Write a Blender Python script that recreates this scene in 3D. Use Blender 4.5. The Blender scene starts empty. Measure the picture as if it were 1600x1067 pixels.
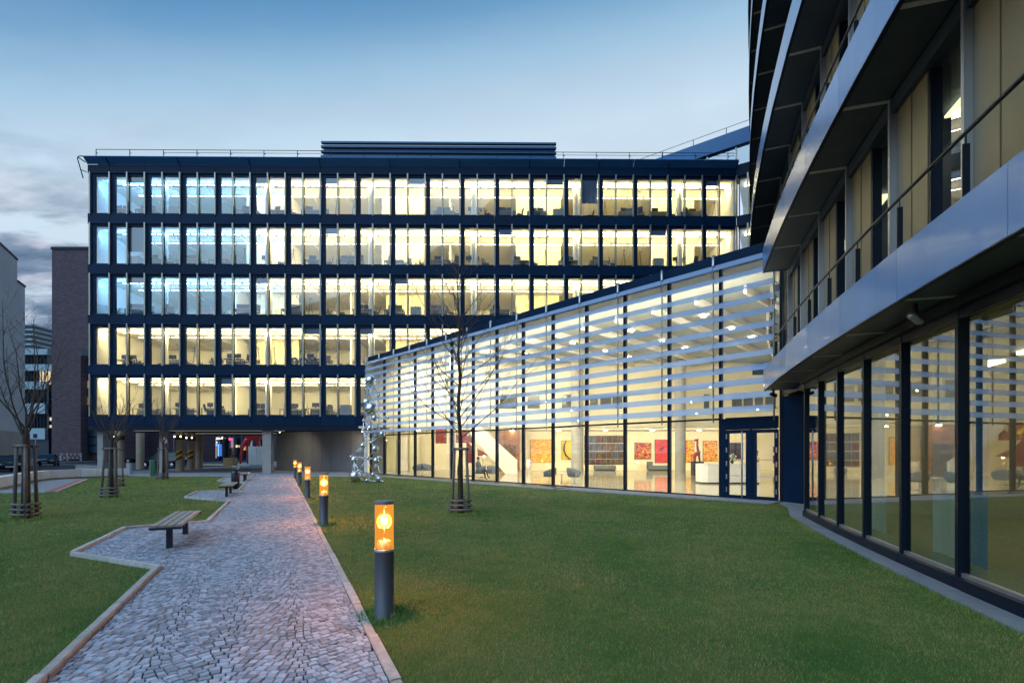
import bpy, math, random
import numpy as np
from mathutils import Vector, Matrix

scene = bpy.context.scene
col = scene.collection
rnd = random.Random(11)

# ------------------------------------------------------------------ camera
FPX, CAMH, HOR = 755.0, 1.74, 705.0      # focal length in photo pixels, eye height, horizon row (1600 px frame)
cam_d = bpy.data.cameras.new("camera")
cam_d.sensor_width = 36.0
cam_d.lens = FPX / 1600 * 36
cam_d.shift_y = (HOR - 533.5) / 1600
cam_d.clip_end = 3000
cam = bpy.data.objects.new("camera", cam_d)
cam.location = (0, 0, CAMH)
cam.rotation_euler = (math.pi / 2, 0, 0)
col.objects.link(cam)
scene.camera = cam

# ------------------------------------------------------------------ sky, sun, exposure
world = bpy.data.worlds.new("World")
scene.world = world
world.use_nodes = True
nt = world.node_tree
for n in list(nt.nodes):
    nt.nodes.remove(n)
def N(tree, typ, **kw):
    n = tree.nodes.new(typ)
    for k, v in kw.items():
        setattr(n, k, v)
    return n
def ramp(node, stops):
    el = node.color_ramp.elements
    while len(el) > 1:
        el.remove(el[-1])
    el[0].position = stops[0][0]; el[0].color = tuple(stops[0][1]) + (1,)
    for p, c in stops[1:]:
        e = el.new(p); e.color = tuple(c) + (1,)
def g(v):
    return (v, v, v)
L = nt.links
tc = N(nt, 'ShaderNodeTexCoord')
sep = N(nt, 'ShaderNodeSeparateXYZ'); L.new(tc.outputs['Generated'], sep.inputs[0])
# the pale glow sits low over the roofs ahead and a little to the right; away from it and upward the sky turns deep blue
gd = N(nt, 'ShaderNodeVectorMath', operation='DOT_PRODUCT'); L.new(tc.outputs['Generated'], gd.inputs[0]); gd.inputs[1].default_value = (.259, .966, 0)
gt = N(nt, 'ShaderNodeMath', operation='MULTIPLY_ADD'); L.new(gd.outputs['Value'], gt.inputs[0]); gt.inputs[1].default_value = -.5; L.new(sep.outputs['Z'], gt.inputs[2])
gp_ = N(nt, 'ShaderNodeMapRange'); L.new(gt.outputs[0], gp_.inputs[0]); gp_.inputs[1].default_value = -.5; gp_.inputs[2].default_value = 1.1
grad = N(nt, 'ShaderNodeValToRGB'); L.new(gp_.outputs[0], grad.inputs[0])
ramp(grad, [(0.0, (.50, .55, .64)), (.30, (.51, .60, .69)), (.40, (.50, .63, .73)), (.44, (.395, .53, .655)), (.473, (.283, .456, .610)),
            (.516, (.125, .285, .475)), (.548, (.062, .20, .40)), (.70, (.05, .17, .38)), (1.0, (.045, .165, .39))])
den = N(nt, 'ShaderNodeMath', operation='ADD'); L.new(sep.outputs['Z'], den.inputs[0]); den.inputs[1].default_value = .16
dv = N(nt, 'ShaderNodeVectorMath', operation='SCALE')
inv = N(nt, 'ShaderNodeMath', operation='DIVIDE'); inv.inputs[0].default_value = 1; L.new(den.outputs[0], inv.inputs[1])
L.new(tc.outputs['Generated'], dv.inputs[0]); L.new(inv.outputs[0], dv.inputs['Scale'])
mp = N(nt, 'ShaderNodeMapping'); L.new(dv.outputs[0], mp.inputs[0])
mp.inputs['Rotation'].default_value = (0, 0, .5); mp.inputs['Scale'].default_value = (1.0, 1.9, .45); mp.inputs['Location'].default_value = (3.3, 1.2, 0)
nz = N(nt, 'ShaderNodeTexNoise'); L.new(mp.outputs[0], nz.inputs['Vector'])
nz.inputs['Scale'].default_value = 1.7; nz.inputs['Detail'].default_value = 9; nz.inputs['Roughness'].default_value = .55; nz.inputs['Distortion'].default_value = .35
cl = N(nt, 'ShaderNodeValToRGB'); L.new(nz.outputs['Fac'], cl.inputs[0])
ramp(cl, [(.43, g(0)), (.50, g(.85)), (.57, g(1))])
el = N(nt, 'ShaderNodeValToRGB'); L.new(sep.outputs['Z'], el.inputs[0])
ramp(el, [(.0, g(.95)), (.31, g(1)), (.36, g(.60)), (.42, g(.16)), (.50, g(.07)), (.62, g(.03))])
cm = N(nt, 'ShaderNodeMath', operation='MULTIPLY'); L.new(cl.outputs[0], cm.inputs[0]); L.new(el.outputs[0], cm.inputs[1])
nz2 = N(nt, 'ShaderNodeTexNoise'); L.new(mp.outputs[0], nz2.inputs['Vector']); nz2.inputs['Scale'].default_value = 4.5; nz2.inputs['Detail'].default_value = 6
cc = N(nt, 'ShaderNodeValToRGB'); L.new(nz2.outputs['Fac'], cc.inputs[0])
ramp(cc, [(.35, (.075, .125, .205)), (.50, (.17, .23, .32)), (.66, (.50, .51, .60))])
mx = N(nt, 'ShaderNodeMix', data_type='RGBA'); L.new(cm.outputs[0], mx.inputs[0]); L.new(grad.outputs[0], mx.inputs[6]); L.new(cc.outputs[0], mx.inputs[7])
bg = N(nt, 'ShaderNodeBackground'); L.new(mx.outputs[2], bg.inputs[0]); bg.inputs[1].default_value = 1.0
sky = N(nt, 'ShaderNodeTexSky', sky_type='NISHITA'); sky.sun_disc = False
SUN_EL, SUN_ROT = math.radians(48.0), math.radians(-142)
sky.sun_elevation = SUN_EL; sky.sun_rotation = SUN_ROT
bg2 = N(nt, 'ShaderNodeBackground'); L.new(sky.outputs[0], bg2.inputs[0]); bg2.inputs[1].default_value = .012
ads = N(nt, 'ShaderNodeAddShader'); L.new(bg.outputs[0], ads.inputs[0]); L.new(bg2.outputs[0], ads.inputs[1])
wo = N(nt, 'ShaderNodeOutputWorld'); L.new(ads.outputs[0], wo.inputs[0])

sun_d = bpy.data.lights.new("sun", 'SUN'); sun_d.energy = 1.8; sun_d.angle = math.radians(70); sun_d.color = (.56, .79, 1)
sun = bpy.data.objects.new("sun", sun_d); col.objects.link(sun)
sun.rotation_euler = (math.radians(42), 0, math.radians(-38))
vs = scene.view_settings
vs.view_transform = 'Standard'; vs.look = 'None'; vs.gamma = 1; vs.use_curve_mapping = False; vs.exposure = 0.24
cy = scene.cycles
cy.max_bounces = 9; cy.diffuse_bounces = 4; cy.glossy_bounces = 4; cy.transmission_bounces = 6; cy.transparent_max_bounces = 20
cy.caustics_reflective = False; cy.caustics_refractive = False
cy.sample_clamp_indirect = 4.0
cy.use_denoising = True

# ------------------------------------------------------------------ helpers
def G(px, py, z=0.0):
    """Ground point (at height z) seen at photo pixel px, py."""
    Y = FPX * (CAMH - z) / (py - HOR)
    return ((px - 800) / FPX * Y, Y)
def PX(px, Y):
    return (px - 800) / FPX * Y
def PZ(py, Y):
    return CAMH + (HOR - py) * Y / FPX

class MB:
    def __init__(s):
        s.v, s.f, s.m, s.s = [], [], [], []
    def add(s, vs, fs, mi=0, sm=False):
        o = len(s.v)
        s.v.extend([tuple(p) for p in vs])
        for f in fs:
            s.f.append(tuple(i + o for i in f)); s.m.append(mi); s.s.append(sm)
        return s
    def box(s, x0, x1, y0, y1, z0, z1, mi=0):
        return s.hexa([(x0, y0), (x1, y0), (x1, y1), (x0, y1)], z0, z1, mi)
    def hexa(s, q, z0, z1, mi=0):
        return s.prism(q, z0, z1, mi)
    def prism(s, poly, z0, z1, mi=0):
        a = sum(poly[i][0] * poly[(i + 1) % len(poly)][1] - poly[(i + 1) % len(poly)][0] * poly[i][1] for i in range(len(poly)))
        if a < 0:
            poly = list(poly)[::-1]
        n = len(poly)
        vs = [(p[0], p[1], z0) for p in poly] + [(p[0], p[1], z1) for p in poly]
        fs = [tuple(range(n - 1, -1, -1)), tuple(range(n, 2 * n))]
        for i in range(n):
            j = (i + 1) % n
            fs.append((i, j, n + j, n + i))
        return s.add(vs, fs, mi)
    def sheet(s, poly, z, mi=0):
        a = sum(poly[i][0] * poly[(i + 1) % len(poly)][1] - poly[(i + 1) % len(poly)][0] * poly[i][1] for i in range(len(poly)))
        if a < 0:
            poly = list(poly)[::-1]
        return s.add([(p[0], p[1], z) for p in poly], [tuple(range(len(poly)))], mi)
    def bar(s, p, q, w, h, mi=0, up=(0, 0, 1)):
        p, q = Vector(p), Vector(q)
        d = (q - p).normalized(); u = Vector(up)
        if abs(d.dot(u)) > .98:
            u = Vector((1, 0, 0))
        a = d.cross(u).normalized() * (w / 2); b = a.normalized().cross(d).normalized() * (h / 2)
        vs = [p - a - b, p + a - b, p + a + b, p - a + b, q - a - b, q + a - b, q + a + b, q - a + b]
        return s.add(vs, [(0, 1, 2, 3), (7, 6, 5, 4), (0, 4, 5, 1), (1, 5, 6, 2), (2, 6, 7, 3), (3, 7, 4, 0)], mi)
    def tube(s, pts, rad, n=6, mi=0, sm=True, cap=True):
        pts = [Vector(p) for p in pts]
        if not isinstance(rad, (list, tuple)):
            rad = [rad] * len(pts)
        d0 = (pts[1] - pts[0]).normalized()
        u = Vector((0, 0, 1)) if abs(d0.z) < .9 else Vector((1, 0, 0))
        a = d0.cross(u).normalized()
        rings, o = [], len(s.v)
        for i, p in enumerate(pts):
            d = (pts[min(i + 1, len(pts) - 1)] - pts[max(i - 1, 0)]).normalized()
            a = (a - d * a.dot(d))
            a = a.normalized() if a.length > 1e-6 else d.orthogonal().normalized()
            b = d.cross(a)
            rings.append([p + (a * math.cos(t) + b * math.sin(t)) * rad[i] for t in [2 * math.pi * k / n for k in range(n)]])
        vs = [v for r in rings for v in r]
        fs = []
        for i in range(len(pts) - 1):
            for k in range(n):
                fs.append((i * n + k, i * n + (k + 1) % n, (i + 1) * n + (k + 1) % n, (i + 1) * n + k))
        s.add(vs, fs, mi, sm)
        if cap:
            e = (len(pts) - 1) * n
            o2 = len(s.v) - len(vs)
            s.f.append(tuple(o2 + k for k in range(n - 1, -1, -1))); s.m.append(mi); s.s.append(False)
            s.f.append(tuple(o2 + e + k for k in range(n))); s.m.append(mi); s.s.append(False)
        return s
    def lathe(s, prof, n=16, c=(0, 0, 0), mi=0, sm=True):
        vs, fs = [], []
        for r, z in prof:
            for k in range(n):
                t = 2 * math.pi * k / n
                vs.append((c[0] + r * math.cos(t), c[1] + r * math.sin(t), c[2] + z))
        for i in range(len(prof) - 1):
            for k in range(n):
                fs.append((i * n + k, i * n + (k + 1) % n, (i + 1) * n + (k + 1) % n, (i + 1) * n + k))
        return s.add(vs, fs, mi, sm)
    def ball(s, c, r, n=14, m=9, mi=0, sz=(1, 1, 1)):
        prof = [(max(1e-4, math.sin(math.pi * i / m)) * r, -math.cos(math.pi * i / m) * r) for i in range(m + 1)]
        o = len(s.v)
        s.lathe(prof, n, (0, 0, 0), mi)
        for i in range(o, len(s.v)):
            x, y, z = s.v[i]
            s.v[i] = (c[0] + x * sz[0], c[1] + y * sz[1], c[2] + z * sz[2])
        return s
    def mesh(s, name, mats, org=(0, 0, 0)):
        me = bpy.data.meshes.new(name)
        vs = s.v if org == (0, 0, 0) else [(x - org[0], y - org[1], z - org[2]) for x, y, z in s.v]
        me.from_pydata(vs, [], s.f)
        for m in (mats if isinstance(mats, (list, tuple)) else [mats]):
            me.materials.append(m)
        me.polygons.foreach_set('material_index', s.m)
        me.polygons.foreach_set('use_smooth', s.s)
        me.update()
        return me
    def build(s, name, mats, parent=None, org=(0, 0, 0), **kw):
        return put(s.mesh(name, mats, org), name, parent, **kw)

def put(me, name, parent=None, loc=(0, 0, 0), rot=0, label=None, cat=None, group=None, kind=None, scale=None):
    o = bpy.data.objects.new(name, me)
    col.objects.link(o)
    o.location = loc
    o.rotation_euler = (0, 0, rot) if not isinstance(rot, (tuple, list)) else rot
    if scale: o.scale = scale
    if parent: o.parent = parent
    tag(o, label, cat, group, kind)
    return o
def tag(o, label=None, cat=None, group=None, kind=None):
    for k, v in (('label', label), ('category', cat), ('group', group), ('kind', kind)):
        if v: o[k] = v
    return o
def thing(name, label, cat, loc=(0, 0, 0), rot=0, group=None):
    return put(None, name, None, loc, rot, label, cat, group)
KIDS = {}
def kids(o):
    return list(o.children)
def copy_tree(o, parent=None, loc=None, rot=None, label=None):
    c = o.copy(); col.objects.link(c)
    if parent is not None: c.parent = parent
    if loc is not None: c.location = loc
    if rot is not None: c.rotation_euler = (0, 0, rot)
    if label: c['label'] = label
    for ch in kids(o):
        copy_tree(ch, c)
    return c

# ------------------------------------------------------------------ materials
def mat(name, colr, rough=.5, metal=0.0, var=0.0, vscale=3.0, bump=0.0, bscale=40.0, spec=None, rand=0.0, emit=None, estr=0.0, coat=0.0, col2=None, stretch=None):
    m = bpy.data.materials.new(name); m.use_nodes = True
    t = m.node_tree; b = t.nodes['Principled BSDF']
    b.inputs['Roughness'].default_value = rough; b.inputs['Metallic'].default_value = metal
    b.inputs['Base Color'].default_value = tuple(colr) + (1,)
    if spec is not None: b.inputs['Specular IOR Level'].default_value = spec
    if coat: b.inputs['Coat Weight'].default_value = coat; b.inputs['Coat Roughness'].default_value = .05
    if emit:
        b.inputs['Emission Color'].default_value = tuple(emit) + (1,); b.inputs['Emission Strength'].default_value = estr
    pos = None
    if var or bump or col2:
        ge = N(t, 'ShaderNodeNewGeometry'); pos = ge.outputs['Position']
        if stretch:
            mpn = N(t, 'ShaderNodeMapping'); t.links.new(pos, mpn.inputs[0]); mpn.inputs['Scale'].default_value = stretch; pos = mpn.outputs[0]
    c_out = None
    if var or col2:
        nz = N(t, 'ShaderNodeTexNoise'); t.links.new(pos, nz.inputs['Vector']); nz.inputs['Scale'].default_value = vscale; nz.inputs['Detail'].default_value = 6; nz.inputs['Roughness'].default_value = .65
        r = N(t, 'ShaderNodeValToRGB'); t.links.new(nz.outputs['Fac'], r.inputs[0])
        if col2: ramp(r, [(.35, colr), (.65, col2)])
        else: ramp(r, [(.3, tuple(c * (1 - var) for c in colr)), (.7, tuple(min(1, c * (1 + var)) for c in colr))])
        c_out = r.outputs[0]
    if rand:
        oi = N(t, 'ShaderNodeObjectInfo'); mr = N(t, 'ShaderNodeMapRange'); t.links.new(oi.outputs['Random'], mr.inputs[0])
        mr.inputs[3].default_value = 1 - rand; mr.inputs[4].default_value = 1 + rand
        ml = N(t, 'ShaderNodeVectorMath', operation='SCALE'); t.links.new(mr.outputs[0], ml.inputs['Scale'])
        if c_out: t.links.new(c_out, ml.inputs[0])
        else: ml.inputs[0].default_value = tuple(colr)
        c_out = ml.outputs[0]
    if c_out: t.links.new(c_out, b.inputs['Base Color'])
    if bump:
        n2 = N(t, 'ShaderNodeTexNoise'); t.links.new(pos, n2.inputs['Vector']); n2.inputs['Scale'].default_value = bscale; n2.inputs['Detail'].default_value = 5
        bp = N(t, 'ShaderNodeBump'); t.links.new(n2.outputs['Fac'], bp.inputs['Height']); bp.inputs['Strength'].default_value = bump; bp.inputs['Distance'].default_value = .02
        t.links.new(bp.outputs[0], b.inputs['Normal'])
    return m
def emitter(name, colr, s):
    m = bpy.data.materials.new(name); m.use_nodes = True; t = m.node_tree
    t.nodes.remove(t.nodes['Principled BSDF'])
    e = N(t, 'ShaderNodeEmission'); e.inputs[0].default_value = tuple(colr) + (1,); e.inputs[1].default_value = s
    t.links.new(e.outputs[0], t.nodes['Material Output'].inputs[0])
    return m
def glass(name, tint=(1, 1, 1), f0=.08, rough=.0, power=5.0, wob=0.0, refl=(1, 1, 1)):
    """Thin window pane: part mirror by viewing angle, the rest clear."""
    m = bpy.data.materials.new(name); m.use_nodes = True; t = m.node_tree
    t.nodes.remove(t.nodes['Principled BSDF'])
    lw = N(t, 'ShaderNodeLayerWeight'); lw.inputs['Blend'].default_value = .5
    pw = N(t, 'ShaderNodeMath', operation='POWER'); t.links.new(lw.outputs['Facing'], pw.inputs[0]); pw.inputs[1].default_value = power
    ma = N(t, 'ShaderNodeMath', operation='MULTIPLY_ADD'); t.links.new(pw.outputs[0], ma.inputs[0]); ma.inputs[1].default_value = 1 - f0; ma.inputs[2].default_value = f0
    tr = N(t, 'ShaderNodeBsdfTransparent'); tr.inputs[0].default_value = tuple(tint) + (1,)
    gl = N(t, 'ShaderNodeBsdfGlossy'); gl.inputs['Roughness'].default_value = rough; gl.inputs[0].default_value = tuple(refl) + (1,)
    if wob:
        ge = N(t, 'ShaderNodeNewGeometry'); nz = N(t, 'ShaderNodeTexNoise'); t.links.new(ge.outputs['Position'], nz.inputs['Vector']); nz.inputs['Scale'].default_value = .7
        bp = N(t, 'ShaderNodeBump'); t.links.new(nz.outputs['Fac'], bp.inputs['Height']); bp.inputs['Strength'].default_value = wob; bp.inputs['Distance'].default_value = .01
        t.links.new(bp.outputs[0], gl.inputs['Normal'])
    mi = N(t, 'ShaderNodeMixShader'); t.links.new(ma.outputs[0], mi.inputs[0]); t.links.new(tr.outputs[0], mi.inputs[1]); t.links.new(gl.outputs[0], mi.inputs[2])
    t.links.new(mi.outputs[0], t.nodes['Material Output'].inputs[0])
    return m

M = {}
M['navy'] = mat('navy_metal', (.003, .022, .058), .45, .0, var=.15, vscale=.6, rand=.14, spec=.10)
M['navy_dark'] = mat('dark_frame_metal', (.004, .012, .026), .42, .0, spec=.2)
M['fin'] = mat('champagne_metal_fin', (.36, .35, .30), .38, .6, rand=.06)
M['steel'] = mat('brushed_steel', (.55, .56, .58), .28, 1.0)
M['white_wall'] = mat('white_plaster', (.80, .77, .70), .8, var=.04, vscale=.8)
M['cream_wall'] = mat('cream_plaster', (.86, .79, .58), .75, var=.05, vscale=.7)
M['ceiling'] = mat('white_ceiling', (.78, .75, .64), .7, var=.03, vscale=1.2)
M['carpet'] = mat('grey_carpet', (.40, .38, .33), .95)
M['curtain'] = mat('cream_curtain', (.72, .64, .42), .85, var=.08, vscale=2)
M['blind'] = mat('blue_grey_blind', (.10, .13, .19), .7)
M['office_glass'] = glass('office_glass', (.93, .96, .97), .10)
M['hall_glass'] = glass('hall_glass', (.94, .97, .96), .13)
M['upper_glass'] = glass('upper_hall_glass', (.92, .96, .97), .24)
M['side_glass'] = glass('side_glass', (.72, .84, .84), .27, power=4.0)
M['black'] = mat('black_plastic', (.018, .02, .024), .45)
M['dgrey'] = mat('dark_grey_fabric', (.075, .09, .11), .8)
M['desk'] = mat('pale_desk_laminate', (.42, .42, .40), .5)
M['dwood'] = mat('brown_wood_panel', (.17, .065, .025), .45, var=.25, vscale=1.5, stretch=(1, 1, 8))
M['concrete'] = mat('fair_concrete', (.36, .35, .33), .8, var=.12, vscale=1.1, bump=.1)
M['tube'] = emitter('tube_lamp_glow', (1.0, .88, .58), 15.0)
M['tube_sky_tint'] = emitter('sky_tinted_tube_glow', (.7, .9, 1.0), 15.0)  # blue put into the lamp colour to imitate sky reflected in the panes
M['tube_up'] = emitter('uplight_glow_warm', (1.0, .83, .48), 12.0)
M['tube_sky_tint_up'] = emitter('sky_tinted_uplight_glow', (.12, .45, 1.0), 14.0)  # same sky reflection tint on the upper side
M['hall_lamp'] = emitter('hall_lamp_glow', (1.0, .86, .58), 60.0)

def wash(name, parent, loc, size, energy, colr, direction):
    """Added area light that brightens a room from an unseen spot; no fitting there."""
    ld = bpy.data.lights.new(name, 'AREA'); ld.shape = 'RECTANGLE'; ld.size, ld.size_y = size; ld.energy = energy; ld.color = colr
    lo = bpy.data.objects.new(name, ld); col.objects.link(lo); lo.parent = parent; lo.location = loc
    q = Vector(direction).to_track_quat('-Z', 'Y'); lo.rotation_euler = q.to_euler()
    return lo
# ------------------------------------------------------------------ ground, road, lawn, path
M['asphalt'] = mat('asphalt', (.055, .06, .068), .85, var=.2, vscale=.5, bump=.25, bscale=60)
M['paving'] = mat('grey_paving', (.25, .26, .28), .8, var=.14, vscale=1.3, bump=.15, bscale=50, rand=.07)
M['darkstone'] = mat('dark_stone', (.035, .04, .05), .35, var=.25, vscale=1.0)
M['gravel'] = mat('grey_gravel', (.23, .24, .26), .9, var=.35, vscale=14, bump=.6, bscale=30)
M['red_strip'] = mat('red_rubber_strip', (.34, .10, .10), .85, var=.12, vscale=4)
M['kerb'] = mat('pale_kerb_stone', (.46, .43, .40), .75, var=.22, vscale=7, bump=.3, bscale=70, rand=.18)
M['soil'] = mat('lawn_soil', (.050, .11, .016), .95, col2=(.12, .125, .03), vscale=.9, bump=.5, bscale=50)
M['joint'] = mat('dark_joint_sand', (.018, .020, .024), .95, col2=(.028, .040, .020), vscale=2.5)

def grass_mat():
    m = bpy.data.materials.new('mown_grass'); m.use_nodes = True; t = m.node_tree; b = t.nodes['Principled BSDF']
    ge = N(t, 'ShaderNodeNewGeometry')
    n1 = N(t, 'ShaderNodeTexNoise'); t.links.new(ge.outputs['Position'], n1.inputs['Vector']); n1.inputs['Scale'].default_value = .42; n1.inputs['Detail'].default_value = 5
    n2 = N(t, 'ShaderNodeTexNoise'); t.links.new(ge.outputs['Position'], n2.inputs['Vector']); n2.inputs['Scale'].default_value = 2.6; n2.inputs['Detail'].default_value = 7; n2.inputs['Roughness'].default_value = .75
    ad = N(t, 'ShaderNodeMath', operation='ADD'); t.links.new(n1.outputs['Fac'], ad.inputs[0]); t.links.new(n2.outputs['Fac'], ad.inputs[1])
    hf = N(t, 'ShaderNodeMapRange'); t.links.new(ad.outputs[0], hf.inputs[0]); hf.inputs[1].default_value = .74; hf.inputs[2].default_value = 1.26; hf.inputs[3].default_value = .24; hf.inputs[4].default_value = .80
    an = N(t, 'ShaderNodeAttribute'); an.attribute_name = 'tone'
    a2 = N(t, 'ShaderNodeMath', operation='MULTIPLY_ADD'); t.links.new(an.outputs['Fac'], a2.inputs[0]); a2.inputs[1].default_value = .30; t.links.new(hf.outputs[0], a2.inputs[2])
    r = N(t, 'ShaderNodeValToRGB'); t.links.new(a2.outputs[0], r.inputs[0])
    ramp(r, [(.40, (.040, .145, .018)), (.60, (.105, .265, .034)), (.74, (.21, .33, .06)), (.88, (.36, .37, .12))])
    n3 = N(t, 'ShaderNodeTexNoise'); t.links.new(ge.outputs['Position'], n3.inputs['Vector']); n3.inputs['Scale'].default_value = .8; n3.inputs['Detail'].default_value = 6; n3.inputs['Roughness'].default_value = .7
    sr = N(t, 'ShaderNodeMapRange'); t.links.new(n3.outputs['Fac'], sr.inputs[0]); sr.inputs[1].default_value = .38; sr.inputs[2].default_value = .68; sr.inputs[3].default_value = .03; sr.inputs[4].default_value = .46
    fr_ = N(t, 'ShaderNodeMath', operation='MULTIPLY'); t.links.new(an.outputs['Fac'], fr_.inputs[0]); fr_.inputs[1].default_value = 37.0
    fr2 = N(t, 'ShaderNodeMath', operation='FRACT'); t.links.new(fr_.outputs[0], fr2.inputs[0])
    lt_ = N(t, 'ShaderNodeMath', operation='LESS_THAN'); t.links.new(fr2.outputs[0], lt_.inputs[0]); t.links.new(sr.outputs[0], lt_.inputs[1])
    mxs = N(t, 'ShaderNodeMix', data_type='RGBA'); t.links.new(lt_.outputs[0], mxs.inputs[0]); t.links.new(r.outputs[0], mxs.inputs[6]); mxs.inputs[7].default_value = (.50, .38, .13, 1)
    r = mxs
    t.links.new(r.outputs[2], b.inputs['Base Color']); b.inputs['Roughness'].default_value = .6; b.inputs['Specular IOR Level'].default_value = .25
    return m
M['grass'] = grass_mat()

MB().sheet([(-400, -300), (400, -300), (400, 900), (-400, 900)], -.06).build('ground', M['asphalt'], kind='structure')

# path frame: R0 on the right edge, PD along, PN to the left
R0 = Vector(G(608, 1067)); R1 = Vector(G(455, 742))
PD = (R1 - R0).normalized(); PN = Vector((-PD.y, PD.x))
def path_pt(a, l):
    p = R0 + PN * a + PD * l
    return (p.x, p.y)
left_px = [(75, 1067), (253, 889), (118, 867.3), (198, 827.5), (241, 823.7), (327, 817), (360, 784.3), (291, 778), (310, 769), (373.7, 767.5), (385, 755),
           (341, 752.5), (350, 747.5), (392.5, 746.9), (398, 742)]
LEFT = [G(*p) for p in left_px]
W0 = (Vector(LEFT[0]) - R0).dot(PN)
PATH_POLY = [path_pt(0, -6), path_pt(0, 36)] + LEFT[::-1] + [path_pt(W0, -6)]
def inside(p, poly):
    x, y = p; c = False; j = len(poly) - 1
    for i in range(len(poly)):
        xi, yi = poly[i]; xj, yj = poly[j]
        if (yi > y) != (yj > y) and x < (xj - xi) * (y - yi) / (yj - yi) + xi:
            c = not c
        j = i
    return c
def seg_dist(p, poly):
    best = 9e9; P = Vector(p)
    for i in range(len(poly)):
        a, b = Vector(poly[i]), Vector(poly[(i + 1) % len(poly)])
        t = max(0, min(1, (P - a).dot(b - a) / max(1e-9, (b - a).length_squared)))
        best = min(best, (P - a - (b - a) * t).length)
    return best

# curves of the hall front and of the curved wing (plan)
def hall_y(X): return 33.3 - 1.0325 * (X + 6.79)
HA, HB = Vector((-9.59, 36.19)), Vector((9.30, 16.68))
HT = (HB - HA).normalized(); HN = Vector((-HT.y, HT.x))            # HN points into the hall
if HN.y < 0: HN = -HN
def hall(t, off=0.0):          # t in bays from the left end, off = towards the lawn
    p = HA + HT * (t * (HB - HA).length / 13) - HN * off
    return (p.x, p.y)
CA, CB, CC = 4.218, .1981, .00653
def wing_x(Y): return CA + CB * Y + CC * Y * Y
_ws = [(0.0, -16.0)]
_y, _s = -16.0, 0.0
while _y < 40:
    _s += math.hypot(.05, wing_x(_y + .05) - wing_x(_y)); _y += .05
    _ws.append((_s, _y))
_wsa = np.array(_ws)
def wing_s(Y): return float(np.interp(Y, _wsa[:, 1], _wsa[:, 0]))
def wing(s, off=0.0):          # point at arc length s, off = out over the lawn
    Y = float(np.interp(s, _wsa[:, 0], _wsa[:, 1])); d = CB + 2 * CC * Y; n = math.hypot(1, d)
    return (wing_x(Y) - off / n, Y + off * d / n)
S_END = wing_s(12.86)

WALL_PX = [(0, 765), (54, 752.6), (79, 749.3), (127, 747), (151, 746.2), (199.6, 744.6)]
WALL = [G(*p) for p in WALL_PX]
WALL = [(-26.5, 13.5), (-25.2, 17.5)] + WALL
LAWN_POLY = [(-27, -12), (-27, 13.5)] + WALL + [(-25.0, 33.2), (-9.0, 33.2)] + [hall(t, 1.6) for t in (0.9, 4, 8, 10.3)] + [G(1215, 786.5), G(1231, 793)] + \
            [wing(s, .43) for s in np.linspace(S_END - .1, wing_s(-10), 24)] + [(6, -12)]
lawn = MB().sheet(LAWN_POLY, 0.0).build('lawn', M['soil'], kind='structure')

# pavement round the building: before the passage, along the hall and the strip under the curved wing
pav = MB()
pav.sheet([(-25.0, 33.26), (-8.6, 33.26), (-10.2, 37.0), (-8, 60), (-33.4, 60), (-33.4, 37.2), (-27.2, 34)], .012)
pavement = pav.build('pavement', M['paving'], kind='structure')
sl = MB()
hs = [hall(t, .02) for t in np.linspace(0, 13, 14)] + [hall(t, 1.62) for t in np.linspace(10.2, .9, 10)]
strip = MB().prism([hall(0.0, .02), hall(8.6, .02), hall(8.6, 1.25), hall(.6, 1.25)], -.04, .035).build('plinth_strip', M['darkstone'], kind='structure')
MB().prism([hall(.6, 1.27), hall(8.6, 1.27), hall(8.6, 1.40), hall(.6, 1.40)], -.04, .05).build('lawn_edging', M['kerb'], kind='structure')
# flagstones: a row before the door and the strip that follows the curved wing
flag = thing('flagstone_pavement', 'grey flagstone strip curving along the foot of the glazed wing', 'pavement', (wing(S_END)[0], wing(S_END)[1], 0))
del flag['label']; del flag['category']; flag['kind'] = 'structure'; flag.name = 'flagstone_pavement'
fo = (flag.location.x, flag.location.y, 0)
k = 0
s = S_END - .1
while s > wing_s(-4):
    s1 = s - .72
    m_ = MB().prism([wing(s - .006, .02), wing(s1 + .006, .02), wing(s1 + .006, .41), wing(s - .006, .41)], -.05, .022 + rnd.uniform(0, .006))
    m_.build('flagstone', M['paving'], flag, fo)
    s = s1
for i in range(11):
    t0, t1 = 8.62 + i * .4, 8.62 + (i + 1) * .4 - .006
    for o0, o1 in ((.03, .75), (.76, 1.45)):
        if t1 > 12.2 and o0 > .5: o1 = 1.25
        MB().prism([hall(t0, o0), hall(t1, o0), hall(t1, o1), hall(t0, o1)], -.05, .022 + rnd.uniform(0, .005)).build('flagstone', M['paving'], flag, fo)
MB().prism([hall(13.03, .03), G(1217, 787), G(1231, 793.2), wing(S_END - .095, .41), wing(S_END - .095, .02), (8.75, 14.3), (9.6, 15.6)], -.05, .02).build('flagstone', M['paving'], flag, fo)

# gravel bed, red strip
MB().sheet([G(-60, 771), G(72, 769.5), G(88, 769), G(136, 748.8), G(127, 747.4)] + WALL[2:5][::-1], .006).build('gravel_bed', M['gravel'], kind='structure')
MB().prism([G(70, 769.2), G(86, 768.9), G(133, 749.3), G(124, 749.2)], -.02, .03).build('red_edging_strip', M['red_strip'], kind='structure')
MB().prism([G(86.6, 768.9), G(90, 768.8), G(137, 749.0), G(133.6, 749.3)], -.02, .045).build('white_edging_strip', M['kerb'], kind='structure')

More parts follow.
